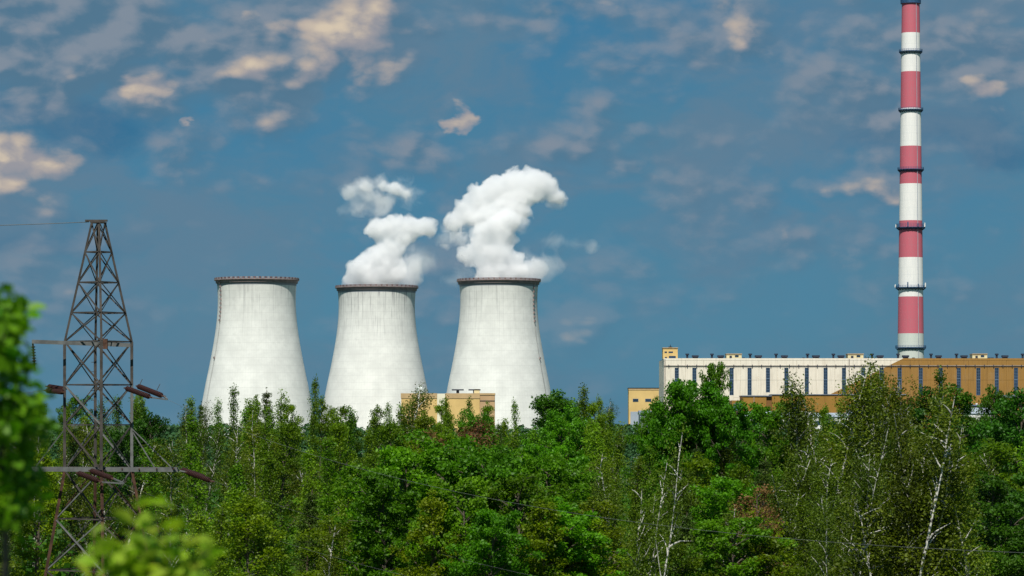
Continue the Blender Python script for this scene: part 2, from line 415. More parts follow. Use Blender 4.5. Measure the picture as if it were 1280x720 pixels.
class MB:
    def __init__(s):
        s.v, s.f, s.mi = [], [], []
    def quadbox(s, pts, mi=0):
        b = len(s.v)
        s.v += [tuple(p) for p in pts]
        for f in ((0, 3, 2, 1), (4, 5, 6, 7), (0, 1, 5, 4), (1, 2, 6, 5), (2, 3, 7, 6), (3, 0, 4, 7)):
            s.f.append(tuple(b + i for i in f)); s.mi.append(mi)
    def box(s, x0, x1, y0, y1, z0, z1, mi=0):
        s.quadbox([(x0, y0, z0), (x1, y0, z0), (x1, y1, z0), (x0, y1, z0), (x0, y0, z1), (x1, y0, z1), (x1, y1, z1), (x0, y1, z1)], mi)
    def bar(s, a, b, w, h=None, mi=0):
        a, b = Vector(a), Vector(b)
        h = h or w
        d = (b - a).normalized()
        u = d.cross(Vector((0, 0, 1)))
        if u.length < 1e-4: u = Vector((1, 0, 0))
        u.normalize()
        v = u.cross(d)
        pts = []
        for p in (a, b):
            for (i, j) in ((-1, -1), (1, -1), (1, 1), (-1, 1)):
                pts.append(p + u * i * w / 2 + v * j * h / 2)
        s.quadbox(pts, mi)
    def angle(s, a, b, w, t=None):
        """an L-section steel angle"""
        t = t or w * 0.18
        a, b = Vector(a), Vector(b)
        d = (b - a).normalized()
        u = d.cross(Vector((0, 0, 1)))
        if u.length < 1e-4: u = Vector((1, 0, 0))
        u.normalize(); v = u.cross(d)
        for (u0, u1, v0, v1) in ((-w / 2, w / 2, -w / 2, -w / 2 + t), (-w / 2, -w / 2 + t, -w / 2 + t, w / 2)):
            pts = []
            for p in (a, b):
                for (i, j) in ((u0, v0), (u1, v0), (u1, v1), (u0, v1)):
                    pts.append(p + u * i + v * j)
            s.quadbox(pts)
    def tube(s, pts, radii, n=6, cap=True):
        base = len(s.v)
        pts = [Vector(p) for p in pts]
        for i, p in enumerate(pts):
            d = (pts[min(i + 1, len(pts) - 1)] - pts[max(i - 1, 0)]).normalized()
            u = d.cross(Vector((0.13, 0.97, 0.2)))
            if u.length < 1e-3: u = d.cross(Vector((1, 0, 0)))
            u.normalize(); v = u.cross(d)
            r = radii[i] if hasattr(radii, '__len__') else radii
            for k in range(n):
                a = 2 * math.pi * k / n
                s.v.append(tuple(p + u * r * math.cos(a) + v * r * math.sin(a)))
        for i in range(len(pts) - 1):
            for k in range(n):
                a, b = base + i * n + k, base + i * n + (k + 1) % n
                s.f.append((a, b, b + n, a + n)); s.mi.append(0)
        if cap:
            s.f.append(tuple(base + k for k in range(n))); s.mi.append(0)
            s.f.append(tuple(base + (len(pts) - 1) * n + k for k in reversed(range(n)))); s.mi.append(0)
    def lathe(s, prof, n=64, closed=False):
        base = len(s.v)
        for (r, z) in prof:
            for k in range(n):
                a = 2 * math.pi * k / n
                s.v.append((r * math.cos(a), r * math.sin(a), z))
        m = len(prof)
        for i in range(m if closed else m - 1):
            j = (i + 1) % m
            for k in range(n):
                k2 = (k + 1) % n
                s.f.append((base + i * n + k, base + i * n + k2, base + j * n + k2, base + j * n + k)); s.mi.append(0)
    def mesh(s, name, mats, smooth=False):
        me = bpy.data.meshes.new(name)
        me.from_pydata(s.v, [], s.f)
        for m in (mats if isinstance(mats, (list, tuple)) else [mats]): me.materials.append(m)
        if len(me.materials) > 1: me.polygons.foreach_set('material_index', s.mi)
        if smooth: me.polygons.foreach_set('use_smooth', [True] * len(me.polygons))
        me.update()
        return me
    def build(s, name, mats, parent=None, loc=(0, 0, 0), smooth=False):
        return link_mesh(name, s.mesh(name, mats, smooth), parent, loc)

# ================================================================== ground
def ground_z(r):
    t = min(1.0, max(0.0, (r - 14.0) / 75.0))
    return 17.4 * (1 - t * t * (3 - 2 * t)) * 1.0
mb = MB()
rings = [0.01, 4, 8, 12, 14, 18, 22, 27, 33, 40, 48, 57, 66, 76, 90, 120, 160, 220, 300, 450, 700, 1100, 1700, 2600, 5000, 12000, 40000]
SEG = 72
gr = random.Random(4)
for r in rings:
    for k in range(SEG):
        a = 2 * math.pi * k / SEG
        z = ground_z(r) + (gr.uniform(-.25, .25) if 5 < r < 1500 else 0)
        mb.v.append((r * math.cos(a), r * math.sin(a), z))
for i in range(len(rings) - 1):
    for k in range(SEG):
        k2 = (k + 1) % SEG
        mb.f.append((i * SEG + k, i * SEG + SEG * 1 + k, (i + 1) * SEG + k2, i * SEG + k2)); mb.mi.append(0)
g = mb.build('ground', M['ground'], smooth=True)
tag(g, kind='structure')

# ================================================================== cooling towers
PROF = [(7.0, 41.4), (14, 39.4), (22, 37.6), (30, 36.0), (38, 34.5), (46, 33.0), (54, 31.3), (62, 29.7), (70, 28.2), (78, 26.9), (85, 26.0),
        (92, 25.35), (98, 25.1), (104, 25.15), (109, 25.5), (112.6, 25.9)]
PROF = [(z, r) for z, r in PROF]
def rad(z):
    for (z0, r0), (z1, r1) in zip(PROF, PROF[1:]):
        if z <= z1: return r0 + (r1 - r0) * (z - z0) / (z1 - z0)
    return PROF[-1][1]
def tower(loc, mat, ladder_ang, label, wall_ladder=True):
    t = empty('cooling_tower', loc)
    tag(t, label, 'cooling tower', 'cooling towers of the power station')
    zs = [7 + (112.6 - 7) * i / 44 for i in range(45)]
    # smooth radius
    outer = [(rad(max(7, z - 1.5)) * .25 + rad(z) * .5 + rad(min(112.6, z + 1.5)) * .25, z) for z in zs]
    inner = [(r - 0.9, z) for r, z in reversed(outer)]
    m_ = MB(); m_.lathe(outer + inner, 128, closed=True)
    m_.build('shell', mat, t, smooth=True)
    m_ = MB(); m_.lathe([(25.4, 112.62), (27.5, 112.62), (27.5, 113.25), (25.2, 113.25)], 128, closed=True)
    m_.lathe([(25.93, 110.9), (26.45, 110.9), (26.6, 112.6), (25.95, 112.6)], 128, closed=True)
    rim = m_.build('rim', M['rim'], t)
    m_ = MB()
    nseg = 96
    for k in range(nseg):
        a0, a1 = 2 * math.pi * k / nseg, 2 * math.pi * (k + .8) / nseg
        p = [(27.2 * math.cos(a0), 27.2 * math.sin(a0)), (27.2 * math.cos(a1), 27.2 * math.sin(a1))]
        q = [(27.4 * math.cos(a0), 27.4 * math.sin(a0)), (27.4 * math.cos(a1), 27.4 * math.sin(a1))]
        m_.quadbox([(*q[0], 113.26), (*q[1], 113.26), (*p[1], 113.26), (*p[0], 113.26),
                    (*q[0], 114.35), (*q[1], 114.35), (*p[1], 114.35), (*p[0], 114.35)], k % 2)
    rl = m_.build('railing', [M['rust_rail'], M['pale_rail']], rim)
    # access ladder with landing stages
    m_ = MB()
    ca, sa = math.cos(ladder_ang), math.sin(ladder_ang)
    tang = Vector((-sa, ca, 0))
    prev = None
    for i in range(45):
        z = 8 + i * 2.37
        r = rad(z) + 0.45
        p = Vector((r * ca, r * sa, z))
        if prev is not None:
            for s_ in (-.35, .35): m_.bar(prev + tang * s_, p + tang * s_, 0.12)
        prev = p
    m_.build('ladder', M['concrete'], t)
    for i in range(11):
        z = 83.5 + i * 2.7
        if i == 0: z = 62
        r = rad(z) + 0.5
        p = Vector((r * ca, r * sa, z))
        m_ = MB(); m_.quadbox([p + tang * a + Vector((ca, sa, 0)) * b + Vector((0, 0, c)) for c in (0, 1.3) for (a, b) in ((-.5, -.3), (.5, -.3), (.5, .5), (-.5, .5))])
        m_.build('landing', M['rim'], t)
    # raking columns that carry the shell, and the basin wall
    m_ = MB()
    for k in range(40):
        a = 2 * math.pi * k / 40
        for s_ in (-1, 1):
            b = a + s_ * math.pi / 40
            m_.bar((43.6 * math.cos(a), 43.6 * math.sin(a), 0), (41 * math.cos(b), 41 * math.sin(b), 7.3), 0.8)
    m_.build('support_columns', M['concrete'], t)
    m_ = MB(); m_.lathe([(45.5, 0), (46.2, 0), (46.2, 1.8), (45.5, 1.8)], 96, closed=True)
    m_.build('basin_wall', M['concrete'], t)
    return t
T1 = at(321, HY, 2070); T1.z = 0
T2 = at(471, HY, 2185); T2.z = 0
T3 = at(623.5, HY, 2085); T3.z = 0
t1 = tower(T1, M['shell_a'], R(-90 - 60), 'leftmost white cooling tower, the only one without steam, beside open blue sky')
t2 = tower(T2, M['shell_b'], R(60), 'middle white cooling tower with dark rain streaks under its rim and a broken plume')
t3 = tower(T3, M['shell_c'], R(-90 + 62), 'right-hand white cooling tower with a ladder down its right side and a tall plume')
t2.scale = (1.035, 1.035, 1.0)

# ================================================================== steam
def plume(loc_d, puffs, label, group, seed):
    """puffs: (px, py, radius px, depth offset m, layer) with layer 0 dense, 1 soft, 2 thin veil"""
    base = loc_d
    root = empty('steam_plume', (base.x, base.y, 113.0))
    tag(root, label, 'steam plume', group)
    for layer, (nm, mat) in enumerate((('dense_steam', M['steam_core']), ('soft_steam', M['steam_soft']), ('thin_steam', M['steam_veil']))):
        rnd = random.Random(seed + layer)
        bm = bmesh.new()
        for (px, py, rp, dy, L) in puffs:
            if L != layer: continue
            c = at(px, py, base.y + dy) - Vector(root.location)
            r = (rp + (2.6, 4.5, 7.0)[L]) / FPX * base.y
            mtx = Matrix.Translation(c) @ Matrix.Diagonal((r, r * .9, r * (.92 if layer < 2 else .75), 1))
            bmesh.ops.create_icosphere(bm, subdivisions=3, radius=1.0, matrix=mtx)
            if layer < 2:   # small billows round every puff
                for _ in range(9 if layer == 0 else 5):
                    u = Vector((rnd.gauss(0, 1), rnd.gauss(0, 1), rnd.gauss(0, 1))).normalized()
                    rr = r * rnd.uniform(.22, .42)
                    bmesh.ops.create_icosphere(bm, subdivisions=2, radius=rr, matrix=Matrix.Translation(c + u * (r * .88 - rr * .3)))
        me = bpy.data.meshes.new(nm + '_mesh'); bm.to_mesh(me); bm.free()
        if not len(me.polygons): continue
        o = link_mesh(nm, me, None, root.location)
        rm = o.modifiers.new('remesh', 'REMESH'); rm.mode = 'VOXEL'; rm.voxel_size = 0.8
        for (ts, st, k) in ((15, 5.0, 1), (5.5, 2.6, 2), (2.6, 1.2, 3)):
            if layer == 2 and k == 3: continue
            tx = bpy.data.textures.new('billow', 'CLOUDS'); tx.noise_scale = ts; tx.noise_depth = 2
            tx.noise_basis = 'BLENDER_ORIGINAL'
            dm = o.modifiers.new('d', 'DISPLACE'); dm.texture = tx; dm.strength = st; dm.mid_level = .5
            dm.texture_coords = 'GLOBAL'
        dg = bpy.context.evaluated_depsgraph_get()
        me2 = bpy.data.meshes.new_from_object(o.evaluated_get(dg))
        o.modifiers.clear(); o.data = me2; bpy.data.meshes.remove(me)
        me2.name = nm
        me2.materials.clear(); me2.materials.append(M['steam_faint'])
        o.parent = root; o.location = (0, 0, 0)
        # the billows themselves: a fog grid filled into the hull, fading towards its surface
        vd = bpy.data.volumes.new('fog'); vd.materials.append(FOG[layer][0])
        vo = bpy.data.objects.new('fog', vd); COL.objects.link(vo); vo.parent = o
        vm = vo.modifiers.new('fill', 'MESH_TO_VOLUME'); vm.object = o
        vm.resolution_mode = 'VOXEL_SIZE'; vm.voxel_size = FOG[layer][1]; vm.interior_band_width = FOG[layer][2]; vm.density = 1.0
    return root
P2 = [(473, 345, 27, 0, 0), (452, 341, 19, 2, 0), (478, 324, 24, 0, 0), (462, 331, 18, 0, 0), (492, 311, 14, 0, 0), (492, 335, 18, 0, 0), (440, 352, 11, 0, 0),
      (471, 287, 15, 0, 0), (492, 281, 17, 0, 0), (511, 285, 17, 3, 0), (530, 284, 14, 0, 0), (500, 298, 14, 0, 0), (482, 298, 11, 0, 0), (494, 236, 9, 0, 0), (480, 232, 8, 0, 0), (508, 241, 6, 0, 0), (458, 234, 7, 0, 0), (480, 262, 9, 0, 1), (487, 248, 9, 0, 1), (462, 246, 9, 0, 1), (448, 262, 9, 0, 1), (436, 240, 8, 0, 1), (525, 240, 8, 0, 2),
      (508, 345, 17, -4, 1), (516, 330, 15, 0, 1), (494, 236, 12, 0, 1), (509, 241, 10, 0, 1), (456, 233, 12, 0, 1), (476, 228, 10, 0, 1), (484, 252, 11, 0, 1),
      (438, 236, 11, 0, 2), (436, 265, 10, 0, 2), (452, 259, 15, 0, 2), (445, 246, 12, 0, 2), (470, 250, 14, 0, 2), (515, 250, 13, 0, 2), (530, 326, 19, 0, 2), (520, 312, 14, 0, 2), (505, 225, 9, 0, 2), (470, 266, 12, 0, 2)]
P3 = [(622, 345, 28, 0, 0), (612, 352, 20, 0, 0), (640, 343, 18, 0, 0), (584, 317, 12, 0, 0), (600, 305, 16, 0, 0), (620, 291, 20, -3, 0), (636, 276, 16, -3, 0), (622, 317, 22, -3, 0), (644, 328, 14, 0, 0), (634, 300, 12, 0, 0), (598, 325, 11, 0, 0),
      (567, 276, 12, 14, 0), (582, 265, 16, 16, 0), (598, 250, 18, 18, 0), (620, 238, 20, 18, 0), (645, 231, 21, 18, 0), (668, 228, 19, 18, 0), (685, 232, 15, 18, 0), (695, 245, 11, 18, 0), (662, 248, 13, 15, 0), (655, 265, 11, 10, 0), (640, 258, 12, 10, 0), (610, 268, 15, 12, 0), (590, 272, 14, 12, 0), (628, 256, 16, 12, 0), (648, 250, 15, 12, 0), (672, 243, 14, 16, 0), (625, 272, 14, 8, 0), (600, 290, 12, 4, 0), (560, 285, 8, 14, 1), (650, 280, 12, 6, 1), (555, 300, 10, 12, 1), (578, 300, 10, 6, 1),
      (664, 338, 18, 6, 1), (656, 345, 14, 0, 1), (648, 265, 14, 12, 1), (696, 250, 12, 18, 1), (590, 280, 13, 14, 1), (570, 285, 12, 14, 1),
      (674, 335, 22, 6, 2), (692, 332, 12, 6, 2), (567, 352, 12, 0, 2), (580, 340, 13, 0, 2), (698, 300, 13, 8, 2), (718, 305, 12, 8, 2), (736, 307, 9, 8, 2), (562, 296, 12, 10, 2), (660, 316, 12, 4, 2), (680, 300, 10, 6, 2)]
plume(T2, P2, 'white steam plume broken into puffs above the middle cooling tower', 'steam plumes over the cooling towers', 5)
plume(T3, P3, 'large white steam plume curling to the right above the right cooling tower', 'steam plumes over the cooling towers', 9)

# ================================================================== striped chimney
D_CH = 2150.0
ch = at(1138.4, HY, D_CH); ch.z = 0
chim = empty('chimney', ch)
tag(chim, 'very tall red and white striped chimney rising behind the long power hall', 'chimney')
def zy(py, d): return ZC + (HY - py) / FPX * d
ztop = zy(-2, D_CH)
def chr_(z):  # radius
    p = (16.9 if z < 0 else None)
    f = z / ztop
    return (17.9 * (1 - f) ** 1.0 + 11.0 * f) / FPX * D_CH + 1.2 * max(0, 0.15 - f) * 8
bands = [('red', 0, 41.5), ('white', 41.5, 90), ('red', 90, 135.5), ('white', 135.5, 183), ('red', 183, 230), ('white', 230, 276), ('red', 276, 322), ('white', 322, 371), ('red', 371, 417), ('grey_green', 417, 567)]
for i, (c, y0, y1) in enumerate(bands):
    z1 = ztop if i == 0 else zy(y0, D_CH)
    z0 = 0 if i == len(bands) - 1 else zy(y1, D_CH)
    mb = MB()
    n = max(2, int((z1 - z0) / 8))
    mb.lathe([(chr_(z0 + (z1 - z0) * k / n), z0 + (z1 - z0) * k / n) for k in range(n + 1)], 64)
    mb.build({'red': 'red_band', 'white': 'white_band', 'grey_green': 'grey_base'}[c], M[c], chim, smooth=True)
mb = MB(); rt = chr_(ztop)
mb.lathe([(rt - 1.2, ztop - 3), (rt + .9, ztop - 3.6), (rt + .95, ztop + .1), (rt - 1.2, ztop + .1)], 64, closed=True)
mb.build('top_rim', M['blue_steel'], chim)
for yp, big in ((65, 0), (138, 0), (212.5, 0), (285, 2), (360, 1), (435, 0)):
    z = zy(yp, D_CH); r = chr_(z)
    mb = MB(); w = 1.5 if not big else 1.9
    mb.lathe([(r - .1, z), (r + w, z), (r + w, z + .45), (r - .1, z + .45)], 48, closed=True)
    mb.lathe([(r - .1, z - 1.1), (r + .45, z - 1.1), (r + .45, z - .6), (r - .1, z - .6)], 48, closed=True)
    for k in range(24):
        a = 2 * math.pi * k / 24
        mb.bar((r * math.cos(a), r * math.sin(a), z - 1.6), ((r + w) * math.cos(a), (r + w) * math.sin(a), z - .02), .25)
    pf = mb.build('platform', M['blue_steel'], chim)
    mb = MB()
    for zz in (.9, 1.5) if big < 2 else (1.0, 1.8, 2.6):
        mb.lathe([(r + w - .12, z + zz), (r + w, z + zz), (r + w, z + zz + .14), (r + w - .12, z + zz + .14)], 48, closed=True)
    for k in range(32):
        a = 2 * math.pi * (k + .5) / 32
        x, y = (r + w - .1) * math.cos(a), (r + w - .1) * math.sin(a)
        mb.bar((x, y, z + .4), (x, y, z + (1.7 if big < 2 else 2.8)), .14)
    mb.build('railing', M['blue_steel'], pf)
    if big:
        for k in range(9):
            a = 2 * math.pi * (k + .3) / 9
            x, y = (r + w + .2) * math.cos(a), (r + w + .2) * math.sin(a)
            mb = MB(); mb.box(x - .35, x + .35, y - .35, y + .35, z + .5, z + (3.6 if k % 3 == 0 else 2.4))
            mb.build('antenna', M['blue_steel'] if k % 4 else M['white_wall'], pf)
mb = MB()
prev = None
for k in range(40):
    z = ztop * k / 39; r = chr_(z) + .35; a = R(-62)
    p = Vector((r * math.cos(a), r * math.sin(a), z))
    if prev: mb.bar(prev, p, .28)
    prev = p
mb.build('ladder', M['grey_wall'], chim)

# ================================================================== power hall
D_H = 1850.0
S = D_H / FPX
def hx(px): return (px - CX) * S
def hz(py): return ZC + (HY - py) * S
hall = empty('power_hall', (hx(1120), D_H, 0))
tag(hall, 'long power hall clad in cream and ochre along a diagonal, with narrow dark windows', 'industrial building')
ox, oy = hx(1120), D_H
def hbox(name, x0, x1, d0, d1, y1, y0, mat, parent=None, mi=None):
    """x in photo columns on the facade plane, depth relative to it, rows y1 (top) y0 (bottom)"""
    m_ = MB(); m_.box(hx(x0) - ox, hx(x1) - ox, d0, d1, hz(y0) if y0 < 900 else 0, hz(y1))
    return m_.build(name, mat, parent or hall)
XL, XR = 830, 1440
hbox('wall', XL, XR, 0.6, 62, 449.2, 999, M['facade'])
hbox('roof', XL + .3, XR - .3, .9, 61.7, 448.6, 449.15, M['grey_roof'])
hbox('parapet', XL - .4, XR + .4, 0.02, 0.98, 447.8, 450.4, M['facade'])
wins = [846, 868, 891, 914.5, 937, 960, 983, 1008.5, 1032, 1055, 1079, 1102, 1124.6, 1151, 1176, 1198.5, 1223, 1246, 1270]
while wins[-1] < 1420: wins.append(wins[-1] + 23.5)
edges = [XL] + [(a + b) / 2 for a, b in zip(wins, wins[1:])] + [XR]
WT, WB = 459.6, 494.0
glassm = {}
for i, w in enumerate(wins):
    lo = WB if i % 5 else 490.5
    # header panel, then the wall panels left and right of the window, upper and lower course
    hbox('header_panel', edges[i] + .12, edges[i + 1] - .12, 0.1, .6, 450.5, WT - .05, M['facade'])
    for (a, b) in ((edges[i] + .12, w - 2.6), (w + 2.6, edges[i + 1] - .12)):
        hbox('wall_panel', a, b, 0.12, .6, WT + .12, 475.0, M['facade'])
        hbox('wall_panel', a, b, 0.12, .6, 475.2, WB + 3, M['facade'])
        hbox('wall_panel', a, b, 0.14, .6, WB + 3.2, 520, M['facade'])
    hbox('wall_panel', w - 2.55, w + 2.55, 0.16, .6, lo + .1, 520, M['facade'])
    m_ = MB(); x0, x1 = hx(w - 2.5) - ox, hx(w + 2.5) - ox; za, zb = hz(lo), hz(WT + .1)
    for xx in (x0, x1 - .18): m_.box(xx, xx + .18, .2, .55, za, zb)
    nb = 9
    for k in range(nb + 1):
        zz = za + (zb - za - .22) * k / nb
        m_.box(x0 + .18, x1 - .18, .22, .5, zz, zz + (.5 if k == 5 else .2))
    m_.box((x0 + x1) / 2 - .06, (x0 + x1) / 2 + .06, .24, .48, za, zb)
    wf = m_.build('window', M['frame'], hall)
    m_ = MB(); m_.box(x0 + .18, x1 - .18, .4, .58, za, zb); m_.build('glass', M['glass'], wf)
# gutter line with brackets
hbox('gutter', XL - .6, XR + .6, -.35, .08, 456.7, 457.6, M['gutter'])
x = XL + 6
while x < XR:
    hbox('gutter_bracket', x - .45, x + .45, -.55, .09, 455.8, 459.0, M['dark'])
    x += 11.6
for px in (831.2, 1061.5, 1300):
    hbox('downpipe', px - .5, px + .5, -.25, .11, 449, 999, M['gutter'])
# roof houses
def roof_house(x0, x1, y1, ncol, mat, tall=False):
    h = hbox('roof_house', x0, x1, 3, 14, y1, 448.5, mat)
    hbox('roof_slab', x0 - .5, x1 + .5, 2.6, 14.4, y1 - .9, y1 - .05, M['tan'], h)
    if tall:
        for (a, b, c, d) in ((831, 834, 439.2, 441), (836, 841.5, 439.2, 441), (831.5, 834, 446, 448.3), (836.5, 845, 444.8, 447.6)):
            hbox('window', a, b, 2.9, 3.0, c, d, M['glass'], h)
        hbox('antenna', 838.2, 839, 5, 5.6, 430.5, 434.2, M['dark'], h)
        hbox('vent_hood', 836.4, 841, 5, 8, 432.9, 434.1, M['dark'], h)
    else:
        w = x1 - x0
        hbox('door', x0 + w * .2, x0 + w * .36, 2.9, 3.0, 444.6, 448.4, M['dark'], h)
        hbox('window', x0 + w * .56, x0 + w * .8, 2.9, 3.0, 444, 446.3, M['glass'], h)
    return h
roof_house(829, 847.5, 435.2, 3, M['yellow'], True)
for (a, b) in ((908.5, 927.5), (1060.5, 1080), (1216.5, 1235), (1370, 1389)):
    roof_house(a, b, 442.8, 2, M['yellow_pale'])
# roof fans: stack and low hood pairs
for (p, f0, f1) in ((860, 866, 874), (891, 898, 906), (939, 945, 953.5), (971.5, 978, 986), (1011, 1017, 1026), (1043.4, 1049, 1057), (1092, 1098, 1106), (1124.6, 1130, 1138),
                    (1166, 1172, 1179), (1198, 1203.5, 1211.5), (1248.5, 1255, 1262.5), (1281, 1288, 1296), (1330, 1336, 1344), (1402, 1408, 1416)):
    m_ = MB(); c = Vector((hx(p) - ox, 8, 0)); z0, z1 = hz(448.5), hz(441.6)
    m_.tube([c + Vector((0, 0, z0)), c + Vector((0, 0, z1))], .6, 8); m_.tube([c + Vector((0, 0, z1 - .9)), c + Vector((0, 0, z1))], 1.05, 8)
    m_.build('roof_stack', M['dark'], hall)
    m_ = MB(); x0, x1 = hx(f0) - ox, hx(f1) - ox
    m_.box(x0 + .4, x1 - .4, 6, 10, hz(448.5), hz(446.2)); m_.box(x0, x1, 5.6, 10.4, hz(446.2) + .01, hz(443.8))
    m_.box(x0 - 1, x0 + .38, 7, 8, hz(448.5), hz(447.4))
    m_.build('roof_fan', M['dark'], hall)
for px in (922, 930, 1005, 1083.5, 1143, 1238, 1242):
    hbox('roof_vent', px - .8, px + 2.2, 6, 8, 446.6, 448.5, M['dark'])

# annex in front of the hall
D_A = 1800.0
def ax(px): return (px - CX) / FPX * D_A
def az(py): return 0 if py > 900 else ZC + (HY - py) / FPX * D_A
def abox(root, name, x0, x1, d0, d1, y1, y0, mat, parent=None, d=D_A):
    m_ = MB(); m_.box(ax(x0) - root.location.x, ax(x1) - root.location.x, d0, d1, az(y0), az(y1))
    return m_.build(name, mat, parent or root)
def annex(x0, x1, label):
    a = empty('annex_building', (ax((x0 + x1) / 2), D_A, 0))
    tag(a, label, 'industrial building')
    return a
a1 = annex(928, 1100, 'low ochre annex with dark roof edge in front of the cream hall wall')
abox(a1, 'wall', 928.4, 958, .3, 24, 495.5, 999, M['ochre'])
abox(a1, 'wall', 965, 1132, .3, 24, 493.8, 999, M['ochre'])
abox(a1, 'recess_wall', 958.01, 964.99, 1.4, 24, 494.5, 999, M['ochre_dk'])  # shaded side of the step, its shade painted in with the darker ochre
abox(a1, 'roof_edge', 927.5, 964.8, -.2, 24.2, 494.3, 495.4, M['grey_roof'])
abox(a1, 'roof_edge', 965, 1132.6, -.2, 24.2, 492.7, 493.7, M['grey_roof'])
abox(a1, 'window_band', 972, 1001, .05, .4, 504.3, 506.6, M['glass'])
abox(a1, 'window_band', 1058, 1078, .05, .4, 506, 508.6, M['glass'])
abox(a1, 'door', 993, 998.5, .0, .42, 505.2, 514.2, M['frame'])
abox(a1, 'stripe', 915, 928.2, .35, 24, 500.5, 999, M['ochre'])
abox(a1, 'gate', 917, 928, .1, .36, 504.5, 513.5, M['frame'])
abox(a1, 'downpipe', 942, 942.9, .0, .29, 496, 514, M['gutter'])
for k in range(13):
    abox(a1, 'cladding_joint', 968 + k * 12.6, 968.35 + k * 12.6, .12, .31, 494.5, 503.5, M['ochre_dk'])
a2 = annex(1190, 1300, 'low ochre annex with a long dark window strip near the right edge')
abox(a2, 'wall', 1140, 1330, .3, 24, 497, 999, M['ochre'])
abox(a2, 'roof_edge', 1242, 1331, -.2, 24.2, 493.6, 496.9, M['grey_roof'])
abox(a2, 'canopy', 1201, 1237, -3, .28, 505.8, 507.6, M['frame'])
abox(a2, 'window_band', 1203, 1236, .05, .4, 509.5, 514, M['glass'])
abox(a2, 'sign_board', 1209.5, 1216.5, .1, .35, 499.2, 501, M['dark'])
for k in range(3):
    abox(a2, 'roof_light', 1212 + k * 7, 1214.5 + k * 7, -2, -1.2, 504, 505.75, M['white_wall'])
for k in range(6):
    abox(a2, 'cladding_joint', 1150 + k * 23.5, 1150.35 + k * 23.5, .12, .31, 497.5, 505, M['ochre_dk'])
# grey and white sheds before the annexes
D_S = 1740.0
def shed(x0, x1, ytop, ymid, wallm, roofm, label, nwin):
    s_ = empty('shed', ((x0 + x1) / 2 / 1.0 * 0 + ((x0 + x1) / 2 - CX) / FPX * D_S, D_S, 0))
    tag(s_, label, 'shed')
    k = D_S / FPX
    cx = (x0 + x1) / 2
    z1, zm = ZC + (HY - ytop) * k, ZC + (HY - ymid) * k
    m_ = MB(); m_.box((x0 - cx) * k, (x1 - cx) * k, 0, 20, 0, zm); m_.build('wall', wallm, s_)
    m_ = MB()
    a, b = (x0 - cx) * k - .5, (x1 - cx) * k + .5
    m_.quadbox([(a, -.6, zm + .01), (b, -.6, zm + .01), (b, 20.6, zm + .01), (a, 20.6, zm + .01), (a, 8, z1), (b, 8, z1), (b, 12, z1), (a, 12, z1)])
    m_.build('roof', roofm, s_)
    for i in range(nwin):
        x = (x0 + (x1 - x0) * (i + .5) / nwin - cx) * k
        m_ = MB(); m_.box(x - 1.6, x + 1.6, -.08, .0, zm - 4.5, zm - 2.2); m_.build('window', M['glass'], s_)
    return s_
shed(928, 1012, 514, 520.5, M['white_wall'], M['grey_wall'], 'long pale shed with grey pitched roof below the low ochre annex', 8)
shed(1016, 1060, 516, 521, M['white_wall'], M['grey_wall'], 'small white shed half hidden behind the birch crowns', 4)
shed(1062, 1150, 512, 519, M['grey_wall'], M['grey_roof'], 'grey shed glimpsed between birches under the striped chimney', 6)
shed(1186, 1246, 509.5, 517, M['white_wall'], M['grey_wall'], 'white shed with grey roof below the dark window strip at right', 5)
shed(800, 826, 513, 518, M['grey_wall'], M['grey_roof'], 'low grey shed at the foot of the yellow side wing', 3)

# yellow side wing left of the hall
D_W = 1835.0
wing = empty('side_wing', ((804 - CX) / FPX * D_W, D_W, 0))
tag(wing, 'small yellow building with two dark windows at the left end of the hall', 'building')
def wbox(root, D, cx, name, x0, x1, d0, d1, y1, y0, mat, parent=None):
    k = D / FPX; m_ = MB()
    m_.box((x0 - cx) * k, (x1 - cx) * k, d0, d1, 0 if y0 > 900 else ZC + (HY - y0) * k, ZC + (HY - y1) * k)
    return m_.build(name, mat, parent or root)
wbox(wing, D_W, 804, 'wall', 786, 823.6, .3, 14, 487.6, 999, M['yellow'])
wbox(wing, D_W, 804, 'attic', 785.6, 823.9, .1, 14.2, 485.4, 487.5, M['tan'])
rf = wbox(wing, D_W, 804, 'roof_edge', 785.2, 824.2, -.1, 14.4, 484.6, 485.35, M['dark'])
wbox(wing, D_W, 804, 'base', 788, 823.4, .05, .29, 514.5, 999, M['grey_wall'])
for (a, b) in ((791, 798), (806.5, 814)):
    f_ = wbox(wing, D_W, 804, 'window', a, b, .1, .29, 498.4, 502, M['frame'])
    wbox(wing, D_W, 804, 'glass', a + .4, b - .4, .05, .09, 498.8, 501.6, M['glass'], f_)

# yellow building between the cooling towers
D_M = 1820.0
mid_b = empty('switch_building', ((560 - CX) / FPX * D_M, D_M, 0))
tag(mid_b, 'flat yellow building with tan attic and a cream strip between the cooling towers', 'building')
MW = lambda *a, **k: wbox(mid_b, D_M, 560, *a, **k)
MW('wall', 501.5, 546.3, .3, 16, 498.1, 999, M['yellow'])
MW('cream_strip', 546.4, 556.4, .15, 16, 492, 999, M['cream'])
MW('wall', 556.5, 599.6, .3, 16, 498.1, 999, M['yellow'])
MW('corner_wall', 599.7, 618.4, .8, 26, 493, 999, plain('pinkish_shaded_render', (0.50, 0.33, 0.18), .85, .12, .1))  # pinkish tone with the side face's shade painted into the colour
MW('attic', 501, 546.2, .05, 16.2, 491.6, 498, M['tan'])
MW('attic', 556.6, 599.9, .05, 16.2, 491.6, 498, M['tan'])
MW('attic_band', 599.95, 618.9, .5, 26.2, 491.4, 493.8, M['tan'])
MW('ledge', 599.8, 618.7, .55, .78, 500.6, 501.3, M['dark'])
MW('door', 552, 553.3, .05, .14, 500, 504, M['dark'])
